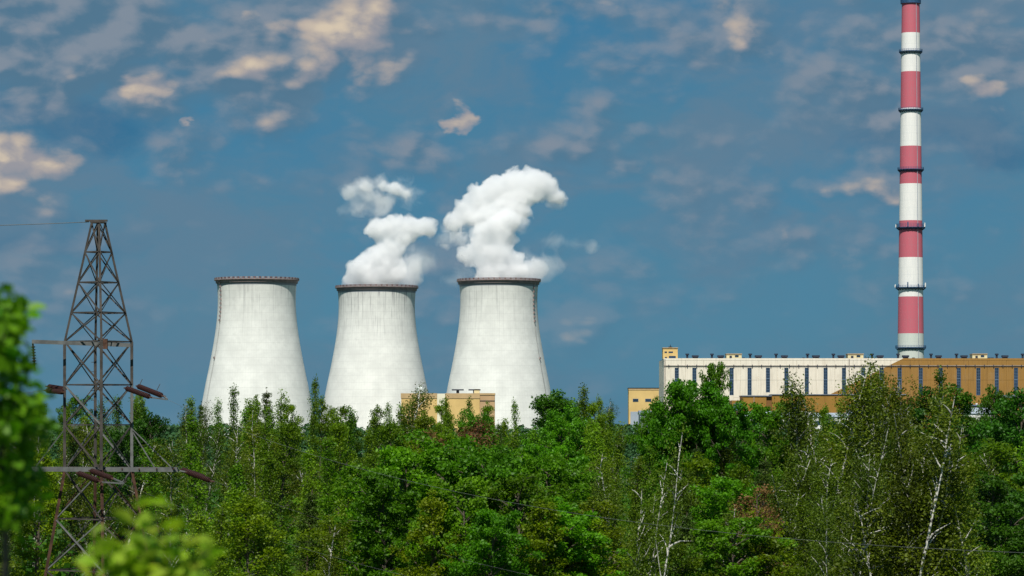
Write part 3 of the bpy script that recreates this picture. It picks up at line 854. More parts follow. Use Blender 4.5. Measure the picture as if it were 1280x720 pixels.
MW('stair_house', 592.5, 599.5, 3, 9, 486.3, 491.5, M['yellow_pale'])
for x0 in (566, 587):
    m_ = MB(); k = D_M / FPX; c = (x0 + 6 - 560) * k
    m_.box(c - .8, c + .8, 4, 6, ZC + (HY - 491.4) * k, ZC + (HY - 488) * k)
    m_.box(c - 3.4, c + 3.4, 3, 8, ZC + (HY - 488) * k + .01, ZC + (HY - 486.4) * k)
    m_.build('roof_fan', M['dark'], mid_b)
D_TK = 1850
tk = at(526, HY, D_TK); tk.z = 0
tank = empty('storage_tank', tk)
tag(tank, 'pale round-topped tank behind the yellow building at the middle tower foot', 'tank')
mb = MB(); k = D_TK / FPX; rr = 5.2 * k; zt = ZC + (HY - 486) * k
mb.lathe([(rr, 0), (rr, zt)] , 32); mb.build('tank_wall', M['tank'], tank, smooth=True)
mb = MB(); mb.lathe([(rr + .05, zt)] + [(rr * math.cos(a), zt + rr * .55 * math.sin(a)) for a in (0.3, .6, .9, 1.2, 1.56)], 32)
mb.build('dome', M['tank'], tank, smooth=True)

# ================================================================== lattice pylon
D_P = 267.0
kp = D_P / FPX
PC = at(123, HY, D_P); PC.z = 0
pyl = empty('power_pylon', PC)
tag(pyl, 'tall rusty steel lattice power pylon standing in the forest at left', 'pylon')
def pz(py): return ZC + (HY - py) * kp
TH = [R(-77.5), R(12.5), R(102.5), R(192.5)]   # near, right, far, left corners
def Rz(z):
    top, waist, low = pz(278), pz(424), pz(588)
    if z >= waist: return (41.2 - (41.2 - 8.2) * (z - waist) / (top - waist)) * kp
    if z >= low: return 41.8 * kp
    return (41.8 + (low - z) * 14.98 * .185) * kp
def corner(i, z):
    r = Rz(z)
    a = TH[i % 4]
    return Vector((r * math.cos(a), r * math.sin(a), z))
levels = [pz(278), pz(315), pz(353), pz(391), pz(427), pz(481), pz(531), pz(587), pz(648), pz(712), 4.0, 0.0]
prn = random.Random(3)
for i in range(4):
    for j, (za, zb) in enumerate(zip(levels, levels[1:])):
        mb = MB(); mb.angle(corner(i, za), corner(i, zb - .0), .24 if za < pz(400) else .18, .05)
        mt = M['steel_rust'] if (j >= 7 or False) else (M['steel_lt'] if (i == 1 and j in (5, 6)) else M['steel'])
        mb.build('leg', mt, pyl)
for j, (za, zb) in enumerate(zip(levels, levels[1:])):
    for i in range(4):
        a0, a1, b0, b1 = corner(i, za), corner(i + 1, za), corner(i, zb), corner(i + 1, zb)
        cen = Vector((0, 0, 0))
        for p, q, off in ((a0, b1, .06), (a1, b0, -.04)):
            n_ = ((a0 + a1) / 2); n_.z = 0; n_.normalize()
            mb = MB(); mb.angle(p + n_ * off, q + n_ * off, .11 if j > 3 else .09, .022)
            mb.build('brace', prn.choice([M['steel'], M['steel'], M['steel_lt'] if j > 4 else M['steel'], M['steel_rust'] if j > 6 else M['steel']]), pyl)
        mb = MB(); mb.angle(a0, a1, .11, .025); mb.build('horizontal_bar', M['steel'], pyl)
mb = MB()
for i in range(4): mb.box(*(lambda c: (c.x - .35, c.x + .35, c.y - .35, c.y + .35, -.2, .35))(corner(i, 0)))
mb.build('footing', M['concrete'], pyl)
mb = MB(); zt = pz(277)
mb.box(-1.1, .75, -.12, .12, zt, zt + .16); mb.box(-.62, .62, -.62, -.5, zt - .12, zt - .01); mb.box(-.62, .62, .5, .62, zt - .12, zt - .01)
mb.build('top_bar', M['steel'], pyl)
def lp(px, py, d=D_P): return at(px, py, d) - PC
# upper crossarm to the left
mb = MB()
mb.bar(lp(40, 427, 264.6), lp(163, 431.5, 266.5), .16, .32); mb.build('crossarm', M['steel_lt'], pyl)
mb = MB()
mb.bar(lp(40.5, 426.8, 264.9), lp(114, 430, 269.5), .14, .2); mb.build('crossarm', M['steel'], pyl)
mb = MB(); mb.box(*(lambda c: (c.x - .18, c.x + .18, c.y - .3, c.y + .05, c.z - .42, c.z + .42))(lp(132, 430, 264.2))); mb.build('gusset_plate', M['steel_rust'], pyl)
# lower crossarm, both sides
mb = MB()
mb.bar(lp(36, 586.5, 264.6), lp(223, 587, 265.2), .2, .38); mb.build('crossarm', M['steel_lt'], pyl)
mb = MB()
mb.bar(lp(38, 585.5, 266.3), lp(222, 586, 268.8), .2, .3); mb.build('crossarm', M['steel'], pyl)
for k in range(9):
    mb = MB(); x = 45 + k * 21.5
    mb.bar(lp(x, 586, 264.8), lp(x + (8 if k % 2 else -4), 586, 266.2 + k * .26), .1, .1); mb.build('brace', M['steel_rust'], pyl)
for (a, b) in (((165, 536, 266.4), (214, 584, 266)), ((166, 540, 266.4), (193, 584, 266)), ((81, 536, 267.6), (44, 584, 265.5))):
    mb = MB(); mb.angle(lp(*a), lp(*b), .08, .02); mb.build('tie_rod', M['steel_lt'], pyl)
# step bolts and a few bits on the far leg
for k in range(12):
    c = corner(2, pz(440 + k * 12)); mb = MB(); mb.bar(c, c + Vector((-.35, -.05, 0)), .05); mb.build('step_bolt', M['steel'], pyl)

def insulator(a, b, r=.17, pair=0.0):
    a, b = Vector(a), Vector(b)
    L = (b - a).length
    q = (b - a).to_track_quat('Z', 'Y')
    root = None
    prof = [(0.001, 0), (.045, 0), (.05, .22)]
    n = int((L - .5) / .23)
    z = .25
    for k in range(n):
        prof += [(.07, z), (r, z + .04), (r * .92, z + .10), (.07, z + .14)]
        z += .23
    prof += [(.05, L - .2), (.05, L), (0.001, L)]
    out = []
    m_ = MB(); m_.lathe(prof, 10)
    o = m_.build('insulator_string', M['insul'], pyl, a, smooth=False)
    o.rotation_mode = 'QUATERNION'; o.rotation_quaternion = q
    m_ = MB(); m_.box(-.16, .16, -.05, .05, -.05, .24); m_.box(-.14, .14, -.05, .05, L - .22, L + .1)
    m_.build('end_fitting', M['steel_rust'], o)
    return o
insulator(lp(41, 429, 264.8), lp(43.5, 462, 264.8), .19)
for (a, b) in (((157, 485, 265.4), (190, 497, 262)), ((172, 482.5, 265.9), (205, 495.5, 262)), ((97, 591, 263.8), (127, 602.5, 261)), ((113, 588, 264.2), (142, 598.5, 261)),
               ((234, 590, 265), (266, 602, 262)), ((227, 587, 266.5), (258, 597.5, 263)), ((81, 486.5, 266.5), (59, 483, 269.5)), ((79, 490, 265.5), (57, 488, 269))):
    insulator(lp(*a), lp(*b), .23)
for (a, b) in (((190, 497, 262), (209, 499.5, 260.5)), ((205, 495.5, 262), (209, 499, 260.5)), ((127, 602.5, 261), (155, 604.5, 259.5)), ((142, 598.5, 261), (155, 604, 259.5)), ((223, 588, 265), (236, 590.5, 265))):
    mb = MB(); mb.bar(lp(*a), lp(*b), .11); mb.build('yoke', M['steel_lt'], pyl)
mb = MB()
for (x, y) in ((174, 474), (196, 480)):
    mb.bar(lp(x, y + 8, 263), lp(x + 4, y, 263), .05)
mb.build('arcing_horn', M['steel'], pyl)

# ================================================================== wires
def wire(a, b, sag, label, r=.009, n=48):
    a, b = Vector(a), Vector(b)
    pts = []
    for i in range(n + 1):
        t = i / n
        p = a.lerp(b, t); p.z -= 4 * sag * t * (1 - t)
        pts.append(p - a)
    m_ = MB(); m_.tube(pts, r, 5)
    o = m_.build('power_line', M['wire'], None, a, smooth=True)
    tag(o, label, 'power line', 'cables strung from the pylon')
    return o
wire(at(207, 498.5, 260.5), Vector((62, 20, 24.0)), 8.4, 'conductor sagging right from the insulators at the level of the treetops')
wire(at(266, 600.5, 261), Vector((66, 25, 17.5)), 6.4, 'conductor sagging right from the tip of the lower crossarm', .007)
wire(at(153, 604, 259.5), Vector((58, 22, 17.0)), 6.0, 'lowest conductor leaving the middle of the lower crossarm', .007)
wire(at(111, 277.5, 267), Vector((-150, 300, 44.5)), 2.6, 'thin earth wire running left from the pylon top', .03)
wire(at(55, 488, 270.5), Vector((-150, 306, 28)), 5.0, 'conductor leaving the pylon to the left behind the blurred leaves', .022)
wire(at(43.5, 463, 264.8), Vector((-150, 300, 30.5)), 5.0, 'conductor hanging under the upper crossarm tip', .022)

# ================================================================== trees
def quads_mesh(name, cen, size, rnd, mat, aspect=0.62, upbias=0.35, fold=0.25, extra=None):
    """leaf clumps: one folded diamond of two triangles per centre"""
    n = len(cen)
    d = rnd.normal(size=(n, 3)); d[:, 2] *= .7; d /= np.linalg.norm(d, axis=1)[:, None]
    nn = rnd.normal(size=(n, 3)); nn[:, 2] = np.abs(nn[:, 2]) + upbias
    nn -= (nn * d).sum(1)[:, None] * d
    nn /= np.linalg.norm(nn, axis=1)[:, None]
    s = np.cross(d, nn)
    L = size * rnd.uniform(.6, 1.35, n)[:, None]
    W = L * aspect
    v = np.empty((n, 4, 3), np.float32)
    v[:, 0] = cen - d * L * .5
    v[:, 1] = cen + s * W * .5 + nn * L * fold * .5
    v[:, 2] = cen + d * L * .5
    v[:, 3] = cen - s * W * .5 + nn * L * fold * .5
    me = bpy.data.meshes.new(name)
    me.vertices.add(n * 4); me.vertices.foreach_set('co', v.reshape(-1))
    me.loops.add(n * 4); me.loops.foreach_set('vertex_index', np.arange(n * 4, dtype=np.int32))
    me.polygons.add(n); me.polygons.foreach_set('loop_start', np.arange(0, n * 4, 4, dtype=np.int32))
    me.update(calc_edges=True)
    me.materials.append(mat)
    return me

def make_tree(kind, seed):
    """returns trunk mesh and crown mesh for a tree 16 m tall"""
    rn = random.Random(seed); npr = np.random.default_rng(seed)
    H = 16.0
    mb = MB(); cl = []   # clusters (x,y,z,rad,count)
    def branch(p, d, L, r0, seg, droop, n=5, wig=.12):
        pts = [Vector(p)]; dd = Vector(d).normalized()
        for i in range(seg):
            dd = (dd + Vector((rn.gauss(0, wig), rn.gauss(0, wig), rn.gauss(0, wig) - droop))).normalized()
            pts.append(pts[-1] + dd * L / seg)
        mb.tube(pts, [r0 * (1 - .85 * i / seg) for i in range(seg + 1)], n, cap=False)
        return pts
    if kind in ('maple', 'young', 'dark', 'dead'):
        trunk = branch((0, 0, 0), (0, 0, 1), H * .93, .22, 8, -.05, 7, .035)
        Rw = {'maple': 3.6, 'young': 2.6, 'dark': 3.3, 'dead': 2.3}[kind] * rn.uniform(.85, 1.15)
        npm = {'maple': 42, 'young': 32, 'dark': 34, 'dead': 30}[kind]
        for i in range(npm):
            t = .16 + .82 * ((i + rn.random()) / npm)
            idx = min(7, int(t * 8)); p = trunk[idx].lerp(trunk[idx + 1], t * 8 - idx)
            a = i * 2.4 + rn.uniform(-.5, .5)
            prof = math.sqrt(max(.03, 1 - ((t - .42) / .60) ** 2))
            if kind == 'young': prof = max(.14, 1 - ((t - .3) / .75) ** 2) ** .8
            L = Rw * prof * rn.uniform(.7, 1.2)
            up = .25 + .9 * t
            pts = branch(p, (math.cos(a), math.sin(a), up), L, .07, 4, .03)
            for s_ in range(3 + int(L > 1.5) * 2):
                q = pts[rn.randint(1, 4)]
                aa = a + rn.uniform(-1.3, 1.3)
                l2 = L * rn.uniform(.25, .5)
                p2 = branch(q, (math.cos(aa), math.sin(aa), rn.uniform(0, .9)), l2, .028, 2, .05, 4)
                cl.append((*p2[-1], rn.uniform(.35, .62)))
            cl.append((*pts[-1], rn.uniform(.4, .7)))
        cl.append((*trunk[-1], .45)); cl.append((trunk[-1].x, trunk[-1].y, trunk[-1].z + .5, .3))
        dens = {'maple': 88, 'young': 78, 'dark': 88, 'dead': 40}[kind]
        size = {'maple': .235, 'young': .19, 'dark': .22, 'dead': .17}[kind]
        flat = .62
    elif kind == 'slim':
        trunk = branch((0, 0, 0), (0, 0, 1), H * .98, .11, 9, -.05, 6, .03)
        Rw = rn.uniform(1.3, 1.9)
        for i in range(52):
            t = .14 + .85 * ((i + rn.random()) / 52)
            idx = min(8, int(t * 9)); p = trunk[idx].lerp(trunk[idx + 1], t * 9 - idx)
            a = i * 2.4 + rn.uniform(-.6, .6)
            L = (Rw * (1 - t) ** .62 + .16) * rn.uniform(.55, 1.25)
            pts = branch(p, (math.cos(a), math.sin(a), rn.uniform(.7, 1.5)), L, .035, 3, -.04, 4)
            for q in pts[1:]:
                cl.append((*(q + Vector((rn.gauss(0, .12), rn.gauss(0, .12), rn.gauss(0, .15)))), rn.uniform(.22, .42)))
        cl.append((*trunk[-1], .16)); cl.append((trunk[-1].x, trunk[-1].y, trunk[-1].z + .3, .09))
        dens = 36; size = .155; flat = 1.1
    elif kind in ('birch', 'leaning'):
        stems = rn.choice([1, 2, 2, 3]) if kind == 'birch' else 4
        for s_i in range(stems):
            a0 = rn.uniform(0, 6.28); lean = .04 + .10 * s_i + rn.uniform(0, .05)
            if kind == 'leaning': a0 = rn.uniform(-.5, .5); lean = (.32, .22, .10, -.10)[s_i]
            trunk = branch((.15 * s_i * math.cos(a0), .15 * s_i * math.sin(a0), 0), (lean * math.cos(a0), lean * math.sin(a0), 1), H * (.96 - .1 * s_i), .135 if kind == 'birch' else .095, 9, -.012, 6, .05)
            npm = 24 if kind == 'birch' else 16
            for i in range(npm):
                t = .25 + .72 * ((i + rn.random()) / npm)
                idx = min(8, int(t * 9)); p = trunk[idx].lerp(trunk[idx + 1], t * 9 - idx)
                a = rn.uniform(0, 6.28)
                L = (2.5 * (1 - t) ** .7 + .5) * rn.uniform(.6, 1.15)
                pts = branch(p, (math.cos(a), math.sin(a), rn.uniform(.9, 1.8)), L, .05, 4, .10)
                for k in range(1, 5):
                    for _ in range(2):
                        q = pts[k] + Vector((rn.gauss(0, .35), rn.gauss(0, .35), rn.uniform(-.9, .2)))
                        if rn.random() < ((.85 if t > .45 else .42) if kind == 'birch' else (.75 if t > .5 else .35)): cl.append((*q, rn.uniform(.3, .5)))
            cl.append((*trunk[-1], .35))
        dens = (40 if kind == 'birch' else 34); size = .15; flat = 1.35
    else:  # pine / young spruce-like
        trunk = branch((0, 0, 0), (0, 0, 1), H, .17, 9, -.08, 6, .02)
        rows = 26
        for i in range(rows):
            t = .18 + .81 * i / rows
            idx = min(8, int(t * 9)); p = trunk[idx].lerp(trunk[idx + 1], t * 9 - idx)
            for k in range(5):
                a = k * 1.2566 + rn.uniform(-.4, .4)
                L = (2.3 * (1 - t) ** .75 + .14) * rn.uniform(.65, 1.15)
                pts = branch(p, (math.cos(a), math.sin(a), rn.uniform(.25, .7)), L, .035, 3, -.06, 4)
                for q in pts[1:]:
                    cl.append((*q, rn.uniform(.16, .3)))
        cl.append((trunk[-1].x, trunk[-1].y, H + .1, .12)); cl.append((trunk[-1].x, trunk[-1].y, H - .3, .15))
        dens = 30; size = .17; flat = .8
    cl = np.array(cl)
    cnt = np.maximum(4, (dens * (cl[:, 3] / cl[:, 3].mean()) ** 1.6 * npr.uniform(.55, 1.4, len(cl))).astype(int))
    idx = np.repeat(np.arange(len(cl)), cnt)
    g3 = npr.normal(size=(len(idx), 3)); rad_ = np.linalg.norm(g3, axis=1)[:, None]
    g3 = g3 / rad_ * np.minimum(rad_, 1.9) * np.array([.62, .62, .62 * flat])
    cen = cl[idx, :3] + g3 * cl[idx, 3:4]
    asp = .62 if kind != 'pine' else .3
    crown = quads_mesh('crown_' + kind, cen, size, npr, M['leaf_' + ('birch' if kind == 'leaning' else kind)], asp)
    crown['top'] = float(np.percentile(cen[:, 2], 99.6))
    bark = M['bark_birch'] if kind in ('birch', 'leaning') else (M['bark_pine'] if kind == 'pine' else M['bark'])
    return mb.mesh('trunk_' + kind, bark), crown

VAR = {'maple': 5, 'young': 5, 'birch': 6, 'pine': 4, 'dark': 3, 'dead': 2, 'leaning': 3, 'slim': 6}
TREES = {k: [make_tree(k, 100 * i + 7 * len(k) + ord(k[0])) for i in range(n)] for k, n in VAR.items()}
NAMES = {'maple': 'broadleaf_tree', 'young': 'young_tree', 'birch': 'birch_tree', 'pine': 'pine_tree', 'dark': 'broadleaf_tree', 'dead': 'withered_tree', 'leaning': 'birch_tree', 'slim': 'young_tree'}
trn = random.Random(77)
def tree(px, ytop, D, kind, label, group=None, wide=1.0, var=None, rz=None):
    h = ZC + (HY - ytop) / FPX * D
    z0 = -.1
    x = (px - CX) / FPX * D
    tm, cm = TREES[kind][trn.randrange(VAR[kind]) if var is None else var]
    o = empty(NAMES[kind], (x, D, z0), trn.uniform(0, 6.28) if rz is None else rz)
    s = (h - z0) / cm['top']
    sx = (.35 + .65 * s) * wide * trn.uniform(.92, 1.08)
    o.scale = (sx, sx, s)
    tag(o, label, {'birch': 'birch', 'leaning': 'birch', 'pine': 'conifer'}.get(kind, 'tree'), group)
    link_mesh('trunk', tm, o); link_mesh('crown', cm, o)
    return o

# trees one can single out: column, top row, distance, kind, label, width
SPECIAL = [
    (300, 484, 400, 'slim', 'slim treetop poking up in front of the leftmost tower, left of its centre', .8),
    (332, 492, 420, 'pine', 'dark narrow conifer top against the middle of the leftmost tower', .9),
    (380, 474, 390, 'slim', 'thin tall birch at the right foot of the leftmost tower', .7),
    (350, 490, 430, 'slim', 'pointed green treetop at the foot of the leftmost tower', 1.0),
    (515, 488, 440, 'birch', 'olive treetop standing before the left end of the yellow building', 1.2),
    (572, 498, 430, 'slim', 'pointed green treetop before the cream strip of the yellow building', .8),
    (592, 499, 430, 'slim', 'pointed green treetop before the right half of the yellow building', .8),
    (653, 502, 420, 'slim', 'thin dark spire of a green treetop before the right cooling tower', .7),
    (692, 492, 430, 'dark', 'dark treetop at the right foot of the right cooling tower', 1.3),
    (737, 484, 430, 'slim', 'pointed green tree rising highest between the right tower and the hall', 1.0),
    (765, 498, 440, 'slim', 'small pointed green treetop left of the yellow side wing', 1.0),
    (712, 500, 450, 'dark', 'round dark treetop just right of the right cooling tower', 1.0),
    (848, 482, 330, 'maple', 'left shoot of the big bright green tree in front of the hall', .75),
    (868, 478, 332, 'maple', 'dense middle of the big bright green trees before the hall windows', .8),
    (891, 457, 334, 'maple', 'tallest thin green treetop overlapping the third hall window', .4),
    (903, 492, 331, 'maple', 'right shoulder of the bright green trees before the cream hall', .75),
    (826, 503, 334, 'maple', 'bright green tree partly covering the yellow side wing', .65),
    (965, 505, 340, 'maple', 'small green tree in front of the long pale shed', .8),
    (933, 514, 380, 'dark', 'tiny dark round treetop before the pale shed', .7),
    (1012, 474, 300, 'birch', 'birch with ragged crown left of the others before the cream wall', 1.0),
    (1038, 464, 290, 'birch', 'tall birch with straight white trunk under the hall cream part', 1.05),
    (1060, 468, 305, 'birch', 'birch crown reaching the diagonal colour edge of the hall', 1.05),
    (1080, 460, 300, 'birch', 'highest birch crown at the lower end of the diagonal colour edge', 1.0),
    (1100, 484, 310, 'birch', 'gappy birch just left of the chimney foot', 1.0),
    (1122, 474, 300, 'birch', 'birch directly below the striped chimney', 1.05),
    (1140, 488, 285, 'birch', 'lower birch just right of the one below the chimney', 1.3),
    (1147, 489, 335, 'dark', 'dark crown between birches right below the chimney', .9),
    (1172, 463, 325, 'slim', 'tall green pointed tree before the ochre hall wall right of the chimney', .85),
    (1190, 486, 340, 'dark', 'dark green tree at the right shoulder of the tall pointed tree', .9),
    (1243, 487, 360, 'dark', 'narrow dark tree before the ochre hall near the right edge', .6),
    (1278, 492, 300, 'dark', 'dark dense tree at the right edge of the picture', 1.1),
    (1262, 505, 310, 'dark', 'dark tree left of the one at the right edge', 1.0),
    (566, 528, 300, 'dead', 'withered orange-brown tree in the forest below the yellow building', 1.4),
    (538, 540, 302, 'dead', 'smaller withered brown tree left of the larger withered one', 1.1),
    (590, 545, 296, 'dead', 'withered brown tree right of the larger withered one', 1.0),
    (512, 562, 225, 'maple', 'left lobe of the bright dense foliage at bottom centre', 1.0),
    (556, 546, 229, 'maple', 'large bright green leafy tree filling the bottom centre', 1.1),
    (604, 558, 224, 'maple', 'right lobe of the bright dense foliage at bottom centre', 1.05),
    (648, 596, 219, 'maple', 'lower bright green tree at the right of the big leafy one', 1.0),
    (575, 600, 212, 'maple', 'low bright green crown in front of the big leafy tree', .95),
    (530, 622, 210, 'young', 'low yellow-green crown at the foot of the big leafy tree', 1.0),
    (690, 630, 214, 'young', 'low yellow-green bush-like tree right of the big leafy group', 1.1),
    (620, 640, 207, 'maple', 'lowest bright green crown below the big leafy group', .9),
    (476, 592, 220, 'maple', 'lower bright green tree at the left of the big leafy one', 1.0),
    (1042, 545, 207, 'leaning', 'birch with forked white trunk below the cream end of the diagonal', .7),
    (1150, 548, 209, 'leaning', 'second birch with leaning white stems, right below the chimney', .8),
    (785, 550, 207, 'leaning', 'birch with leafless forked white trunk right of the picture centre', .8),
    (1098, 515, 206, 'leaning', 'birch with several long leaning white stems below the chimney', 1.2),
    (1160, 520, 208, 'birch', 'birch with a sinuous white trunk right of the leaning stems', .9),
    (1232, 585, 207, 'birch', 'white-stemmed birch in the lower right corner', 1.2),
    (1225, 555, 262, 'young', 'yellowish round tree beside the dark trees at right', 1.6),
    (945, 610, 225, 'dead', 'pale tan withered bush-like tree in the lower right middle', 1.1),
]
for (px, yt, D, kd, lab, wd) in SPECIAL:
    tree(px, yt, D, kd, lab, None, wd, rz=0.0 if kd == 'leaning' else None)

PLACES = [(-400, 70, 'at the left edge behind blurred leaves'), (70, 240, 'around the pylon'), (240, 400, 'below the leftmost tower'),
          (400, 540, 'below the middle tower'), (540, 700, 'below the right tower'), (700, 820, 'between towers and hall'),
          (820, 1000, 'below the cream hall wall'), (1000, 1180, 'below the striped chimney'), (1180, 2000, 'below the ochre hall wall')]
LOOK = {'maple': 'rich green leafy tree', 'young': 'yellow-green tree', 'birch': 'olive pale-stemmed birch', 'pine': 'dark conifer', 'slim': 'slender upright green tree', 'dark': 'deep green tree', 'dead': 'withered brown tree'}
def skyline(x):
    pts = [(-200, 500), (0, 500), (120, 498), (180, 497), (230, 508), (300, 506), (400, 509), (470, 508), (515, 506), (560, 516), (620, 520), (650, 518), (690, 508), (740, 506), (790, 520), (830, 512), (880, 505), (930, 530), (990, 520), (1040, 500), (1100, 505), (1170, 500), (1210, 522), (1250, 510), (1300, 500), (1700, 500)]
    for (a, ya), (b, yb) in zip(pts, pts[1:]):
        if x <= b: return ya + (yb - ya) * (x - a) / (b - a)
    return 505
def kinds(x, D):
    b = 1.0 if D > 270 else .45
    if x < 240: w = {'young': 2, 'birch': 2.5, 'dark': 1, 'pine': 1.5, 'slim': 5 * b}
    elif x < 460: w = {'young': 4, 'birch': 1.5, 'maple': .8, 'pine': .5 + (D > 330) * 1, 'slim': 7 * b}
    elif x < 700: w = {'maple': 3, 'young': 2, 'birch': 1.5, 'pine': .5 + (D > 330) * 1, 'slim': 6 * b}
    elif x < 820: w = {'young': 2, 'birch': 4, 'maple': 1, 'pine': 1, 'slim': 5 * b}
    elif x < 1000: w = {'birch': 4, 'maple': 1.5, 'young': 1.5, 'pine': 1, 'dark': .5, 'slim': 4 * b}
    elif x < 1190: w = {'birch': 9, 'dark': .6, 'slim': 1.5}
    else: w = {'young': 2.5, 'dark': 1.5, 'birch': 4, 'slim': 2 * b}
    ks = list(w); return trn.choices(ks, [w[k] for k in ks])[0]
# distance of the row, spacing, depth of the tops below the skyline (photo rows)
ROWS = [(214, 4.2, 150, 30), (222, 4.4, 128, 25), (233, 4.5, 108, 22), (246, 4.7, 90, 20), (262, 4.9, 74, 18), (282, 4.8, 58, 15),
        (306, 4.9, 44, 13), (336, 5.2, 31, 10), (372, 6.2, 20, 10), (415, 6.0, 11, 10), (470, 7.5, 5, 9), (560, 10.5, 1, 6), (680, 13, 0, 5)]
nt = 0
filler = {}
for (D, sp, below, jit) in ROWS:
    wpx = sp / D * FPX
    x = -60 + trn.uniform(0, wpx)
    while x < 1345:
        dd = D + trn.uniform(-.5, .5) * (D * .045)
        xx = x + trn.uniform(-.3, .3) * wpx
        x += wpx
        yt = skyline(xx) - (8 if 490 < xx < 620 else 0 if 620 <= xx < 700 else 9 if 235 < xx < 430 else 8 if 220 < xx < 800 else 0) + below + trn.uniform(-jit, jit)
        if 20 < xx < 235 and dd < 285:
            if dd < 276 : continue
        if 190 < xx < 300 and dd < 276: yt = max(yt, 628)
        if 440 < xx < 700 and 214 < dd < 232: continue
        kd = kinds(xx, dd)
        if dd > 400 and 395 < xx < 790 and trn.random() < .5: yt += 6
        loc = next(n for a, b, n in PLACES if a <= xx < b)
        depth = 'front-row' if dd < 250 else ('mid-forest' if dd < 345 else 'skyline')
        o = tree(xx, yt, dd, kd, f"{depth} {LOOK[kd]} {loc}", f"{LOOK[kd]}s {loc}".replace('birchs', 'birches'), 1.15 if dd < 300 or kd == 'slim' else (.95 if dd < 370 else .75))
        filler.setdefault(o['label'], []).append((xx, o))
        nt += 1
for lab, os_ in filler.items():
    os_.sort(key=lambda e: e[0])
    words = {2: ['left one of the two'], 3: ['leftmost of the three']}
    n = len(os_)
    if n == 2:
        for (x, o), w in zip(os_, ('left of the two', 'right of the two')): o['label'] = f"{lab}, {w}"
    elif n == 3:
        for (x, o), w in zip(os_, ('leftmost of three', 'middle of three', 'rightmost of three')): o['label'] = f"{lab}, {w}"
print('forest trees', nt, 'special', len(SPECIAL))

# far woods beyond the rows, one mass
def far_woods():
    npr = np.random.default_rng(5)
    cen = []
    n = 900
    D = np.sqrt(npr.uniform(780 ** 2, 1680 ** 2, n)); px = npr.uniform(-60, 1340, n)
    h = npr.uniform(14, 20.5, n)
    for d, p, hh in zip(D, px, h):
        x = (p - CX) / FPX * d
        m = 150
        t = npr.uniform(0, 1, m) ** .8
        r = 4.2 * np.sqrt(np.clip(1 - ((t - .35) / .67) ** 2, .02, 1)) * npr.uniform(.35, 1.05, m)
        a = npr.uniform(0, 6.283, m)
        cen.append(np.stack([x + r * np.cos(a), d + r * np.sin(a), hh * (.25 + .75 * t)], 1))
    cen = np.concatenate(cen)
    me = quads_mesh('far_woods', cen, 1.15, npr, M['leaf_far'], .8)
    o = link_mesh('far_woods', me)
    tag(o, 'distant dark woods between the near forest and the power station', 'woods', None, 'stuff')
far_woods()
# low scrub and brush on the forest floor
def scrub():
    npr = np.random.default_rng(8)
    n = 90000
    D = np.sqrt(npr.uniform(150 ** 2, 330 ** 2, n)); x = npr.uniform(-.2, .2, n) * D
    lump = (np.sin(x * .9 + np.sin(D * .4) * 2) * np.sin(D * .7 + np.sin(x * .5)) + 1) * .5
    z = npr.uniform(0, 1, n) ** .7 * (0.8 + 3.2 * lump)
    n2 = 130000     # taller thicket under the trees further back
    D2 = np.sqrt(npr.uniform(270 ** 2, 620 ** 2, n2)); x2 = npr.uniform(-.2, .2, n2) * D2
    l2 = (np.sin(x2 * .45 + np.sin(D2 * .2) * 2) * np.sin(D2 * .35 + np.sin(x2 * .3)) + 1) * .5
    z2 = npr.uniform(0, 1, n2) ** .8 * (5.0 + 6.0 * l2)
    th = link_mesh('thicket', quads_mesh('thicket', np.stack([x2, D2, z2], 1), .75, npr, M['leaf_dark'], .7))
    tag(th, 'dark thicket of young growth filling the gaps behind the front trees', 'thicket', None, 'stuff')
    me = quads_mesh('scrub', np.stack([x, D, z], 1), .32, npr, M['leaf_birch'], .6)
    o = link_mesh('undergrowth', me)
    tag(o, 'low scrub and brambles covering the forest floor', 'undergrowth', None, 'stuff')
scrub()

# ================================================================== blurred saplings close to the camera
def leaf_mesh(name, L, W, mat):
    v = [(0, 0, 0), (W * .35, L * .25, .10 * L), (W * .5, L * .5, .13 * L), (W * .3, L * .8, .05 * L), (0, L, -.05 * L), (-W * .3, L * .8, .05 * L), (-W * .5, L * .5, .13 * L), (-W * .35, L * .25, .10 * L), (0, L * .25, 0), (0, L * .5, .02 * L), (0, L * .8, -.02 * L)]
    f = [(0, 1, 8), (8, 1, 2, 9), (9, 2, 3, 10), (10, 3, 4), (0, 8, 7), (8, 9, 6, 7), (9, 10, 5, 6), (10, 4, 5)]
    me = bpy.data.meshes.new(name); me.from_pydata(v, [], f); me.materials.append(mat)
    return me
def sapling(loc, label, mat, shoots, nleaf, L, seed, stemr, gz):
    rn = random.Random(seed)
    root = empty('sapling', loc); tag(root, label, 'sapling')
    me = leaf_mesh('leaf', L, L * .62, mat)
    mb = MB()
    allp = []
    for (pts, r) in shoots:
        mb.tube([Vector(p) - Vector(loc) for p in pts], [r * (1 - .7 * i / (len(pts) - 1)) for i in range(len(pts))], 6)
        allp.append([Vector(p) - Vector(loc) for p in pts])
    mb.build('stem', M['bark'], root)
    return root, me, rn
def put_leaf(root, me, p, rn, s=1.0):
    o = bpy.data.objects.new('leaf', me); COL.objects.link(o); o.parent = root
    o.location = p; o.rotation_euler = (rn.gauss(.1, .6), rn.gauss(0, .5), rn.uniform(0, 6.28)); k = s * rn.uniform(.7, 1.25); o.scale = (k, k, k)
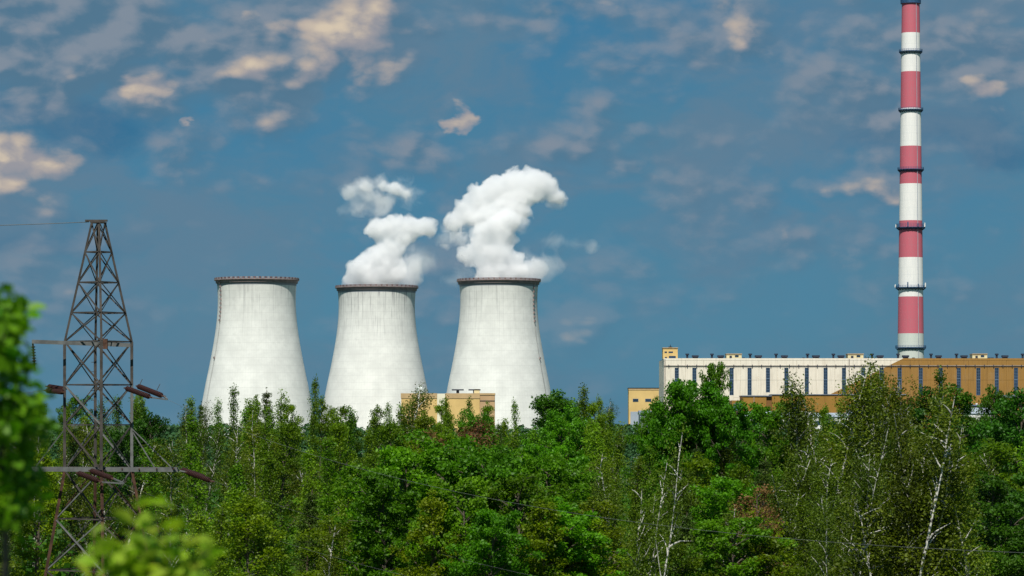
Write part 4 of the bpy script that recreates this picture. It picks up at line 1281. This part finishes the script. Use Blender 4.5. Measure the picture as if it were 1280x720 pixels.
# bright cluster, lower left
DB = 8.0
b0 = at(150, 760, DB); base = Vector((b0.x + .1, DB + .2, ground_z(DB) - .05))
tips = [(118, 672), (150, 690), (178, 640), (205, 655), (240, 668), (262, 690), (130, 705), (215, 700), (165, 715), (245, 715)]
sh = [([base, Vector((b0.x + .06, DB + .1, 18.8)), at(180, 745, DB)], .012)]
for (x, y) in tips:
    sh.append(([at(180, 745, DB), at((x + 180) / 2, (y + 745) / 2 - 4, DB + .02), at(x, y, DB + random.Random(x).uniform(-.08, .08))], .004))
root, me, rn = sapling(base, 'blurred bright yellow-green sapling tip close to the lens before the pylon foot', M['leaf_near'], sh, 0, .058, 3, .01, 0)
for (x, y) in tips:
    for k in range(24):
        t = rn.random() ** .6
        p = at(180, 745, DB).lerp(at(x, y, DB), t) + Vector((rn.gauss(0, .026), rn.gauss(0, .06), rn.gauss(0, .018)))
        put_leaf(root, me, p - base, rn, 1.0)
# dark leafy sapling at the left edge
DL = 9.5
base = Vector((at(4, 530, DL).x, DL, ground_z(DL) - .05))
trunkp = [base, Vector((base.x + .01, DL, 18.7)), at(7, 640, DL), at(0, 560, DL), at(-8, 470, DL), at(-4, 380, DL)]
sh = [(trunkp, .016)]
rn2 = random.Random(12)
ctr = []
for k in range(46):
    y = 372 + k * 6.2 + rn2.uniform(-5, 5)
    wmax = 8 if y < 425 else (2 if y < 452 else (22 if y < 470 else (50 if y < 600 else 30)))
    wmin = -110 if y > 446 else -20
    x = rn2.uniform(wmin, wmax)
    if y > 456 and rn2.random() < .45: x = rn2.uniform(15, wmax)
    tip = at(x, y, DL + rn2.uniform(-.25, .25))
    q = at(2, min(640, y + 40), DL)
    sh.append(([q, (q + tip) / 2 + Vector((0, 0, .02)), tip], .004))
    ctr.append((tip, q))
root, me, rn = sapling(base, 'blurred deep green sapling cut by the left edge close to the lens', M['leaf_near_dk'], sh, 0, .055, 4, .02, 0)
for i, (tip, q) in enumerate(ctr):
    for k in range(6):
        t = rn.random() ** .5
        p = q.lerp(tip, t) + Vector((rn.gauss(0, .035), rn.gauss(0, .08), rn.gauss(0, .03)))
        put_leaf(root, me, p - base, rn, 1.0)
npr = np.random.default_rng(2)
cc = []
for tip, q in ctr:
    t = npr.uniform(0.2, 1, 30)[:, None] ** .6
    b_ = np.array(q)[None] * (1 - t) + np.array(tip)[None] * t + npr.normal(size=(30, 3)) * np.array([.035, .10, .03])
    cc.append(b_ - np.array(base)[None])
o = link_mesh('foliage', quads_mesh('near_foliage', np.concatenate(cc), .05, npr, M['leaf_near_dk'], .62), root)
o['kind'] = 'stuff'
